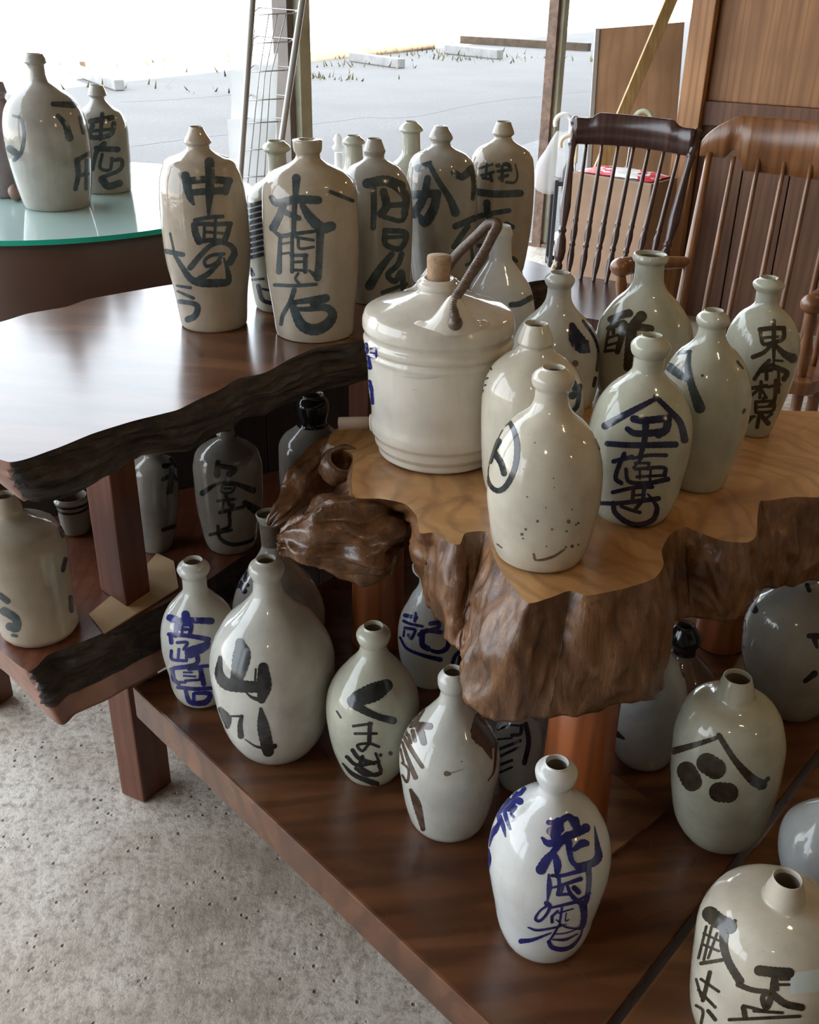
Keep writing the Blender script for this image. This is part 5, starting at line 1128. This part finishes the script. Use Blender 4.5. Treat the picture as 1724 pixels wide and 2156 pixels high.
for i in range(n):
    for j in range(n):
        a = i*(n+1)+j; fs.append((a, a+n+1, a+n+2, a+1)); fs.append((N1+a, N1+a+1, N1+a+n+2, N1+a+n+1))
o = mesh_obj('packet', vs, fs, 'wrapper'); centre(o); tag(o, 'red and white printed packet lying on the tall brown box', 'packet')
# umbrellas in a dark stand
us = empty('umbrella_stand', drop(1185, 555, CAMH), 'dark upright umbrella stand beside the right post', 'stand')
sc = drop(1180, 560, CAMH)
for dx, dy in ((-.07, -.07), (.07, -.07), (.07, .07), (-.07, .07)): obox('upright', sc+[dx, dy, .24], (.01, 0, 0), (0, .01, 0), (0, 0, .24), 'dark_frame', us, .002)
for z_ in (.03, .46):
    for sgn in (-1, 1):
        obox('rail', sc+[0, sgn*.07, z_], (.08, 0, 0), (0, .008, 0), (0, 0, .012), 'dark_frame', us, .002); obox('rail', sc+[sgn*.07, 0, z_], (.008, 0, 0), (0, .08, 0), (0, 0, .012), 'dark_frame', us, .002)
obox('tray', sc+[0, 0, .008], (.075, 0, 0), (0, .075, 0), (0, 0, .008), 'dark_frame', us, .002)
def umbrella(px, mat, cmat, label, fo, Yv, flip=1, canopy=True):
    top_ = atY(px[0], px[1], Yv); f_ = np.array(fo); e_ = empty('umbrella', f_, label, 'umbrella', 'umbrellas by the right post')
    ax = (top_-f_); L = np.linalg.norm(ax); ax /= L
    tube('shaft', [f_+[0, 0, .0], f_+ax*(L-0.10)], .004, 'steel', e_, 8)
    if canopy: tube('canopy', [f_+ax*.05, f_+ax*.12, f_+ax*.35, f_+ax*.62*L, f_+ax*.70*L], [.008, .02, .03, .032, .012], cmat, e_, 12, 4)
    c = f_+ax*(L-0.045); R_ = .042; sx = np.array([-flip, 0, 0.])
    arc = [f_+ax*(L-0.14), f_+ax*(L-0.09)]+[c+sx*R_-sx*R_*math.cos(t)+np.array([0, 0, 1])*R_*math.sin(t) for t in np.linspace(0, 3.6, 12)]
    tube('hook_handle', arc, .0115, mat, e_, 10, 3)
umbrella((1203, 240), 'handle_white', 'umbrella_navy', 'umbrella with a white hooked handle in the dark stand', sc+[.02, .03, .02], sc[1]-.02)
umbrella((1214, 285), 'handle_ivory', 'umbrella_navy', 'umbrella with an ivory hooked handle in the dark stand', sc+[.045, -.045, .02], sc[1]-.07)
umbrella((1338, 232), 'handle_green', 'plastic_film', 'umbrella with a pale green hooked handle leaning on the brown board', [atY(1290, 500, 5.22)[0], 5.22, 0.0], 5.28, -1)
# clear plastic sleeve hanging from the hook
hc = atY(1172, 330, sc[1]-.03); vs, fs = [], []
for i in range(13):
    t = i/12; wd = .012+.075*min(1, t*1.6); z_ = hc[2]+.13-.30*t
    for k in range(16):
        a = 2*math.pi*k/16; rr_ = 1+.25*noise.noise(Vector((math.cos(a)*2, math.sin(a)*2, t*3)))
        vs.append((hc[0]-.03*t+wd*rr_*math.cos(a), hc[1]+.5*wd*rr_*math.sin(a), z_+.02*math.cos(a*2)*t))
for i in range(12):
    for k in range(16): fs.append((i*16+k, i*16+(k+1) % 16, (i+1)*16+(k+1) % 16, (i+1)*16+k))
o = mesh_obj('plastic_sleeve', vs, fs, 'plastic_film'); centre(o); tag(o, 'clear crumpled plastic umbrella sleeve hanging beside the right post', 'plastic sleeve')

# ------------------------------------------------------------------ wire leaflet rack by the left post
RY = PL[1]-0.35
rk_ = empty('wire_rack', atY(560, 500, RY)*[1, 1, 0], 'tall wire leaflet rack with two leaning poles in front of the left post', 'rack')
def seg_to_floor(a, b, Y0, Y1):
    A, B = atY(*a, Y0), atY(*b, Y1); d_ = B-A; return A, B+d_*(B[2]/-d_[2])
for a, b, Y0, Y1 in (((532, -10), (505, 372), RY-.03, RY-.12), ((638, -10), (592, 300), RY+.0, RY-.1)):
    A, B = seg_to_floor(a, b, Y0, Y1); tube('pole', [A, B], .011, 'pipe', rk_, 12)
def wire(pts, r=.0022): tube('wire', [atY(x, y, Y) for x, y, Y in pts], r, 'steel', rk_, 6)
for j in range(7):
    y = 32+j*60-(j*3 if j > 3 else 0)
    x0, x1 = 527-j*4.5, 625-j*7
    wire([(x0, y, RY), (x1-10, y-4, RY)]); wire([(x0+18, y-16, RY+.10), (x1, y-10, RY+.08), (x1-8, y-4, RY)])
    wire([(x0, y, RY), (x0+18, y-16, RY+.10)])
for k in range(3):
    wire([(566-k*0+k*18, 30, RY), (545+k*12, 160, RY), (522+k*17, 385, RY)], .0018)
wire([(536, 60, RY), (516, 250, RY), (508, 385, RY)], .0018)
A = [atY(490, 112, RY+.06), atY(582, 108, RY+.06)]
o = slab4('leaflet_sheet', [atY(485, 395, RY+.05), atY(575, 392, RY+.05), atY(586, 112, RY+.09), atY(487, 114, RY+.09)], .003, 'acrylic', rk_)
o = slab4('leaflet_sheet', [atY(492, 470, RY+.02), atY(556, 470, RY+.02), atY(560, 250, RY+.03), atY(478, 252, RY+.03)], .003, 'acrylic', rk_)

# ------------------------------------------------------------------ bare bulbs under the ceiling
for i, (s_, n_) in enumerate(((-2.2, -2.2), (-4.6, -2.6), (-6.6, -2.4), (-5.4, -5.0), (-2.4, -5.0))):
    p = fac(s_, n_, 2.75)
    l = empty('pendant_lamp', p, 'bare warm bulb hanging on a short cord under the ceiling', 'lamp', 'ceiling bulbs')
    tube('cord', [p, p-[0, 0, .28]], .004, 'dark_frame', l, 8)
    v_, f_ = lathe_mesh([(0, -.40), (.02, -.395), (.034, -.365), (.03, -.33), (.016, -.30)], 20, p); mesh_obj('bulb', v_, f_, 'bulb', l)
    v_, f_ = lathe_mesh([(.017, -.305), (.02, -.30), (.02, -.26), (0, -.255)], 20, p); mesh_obj('socket', v_, f_, 'dark_frame', l)
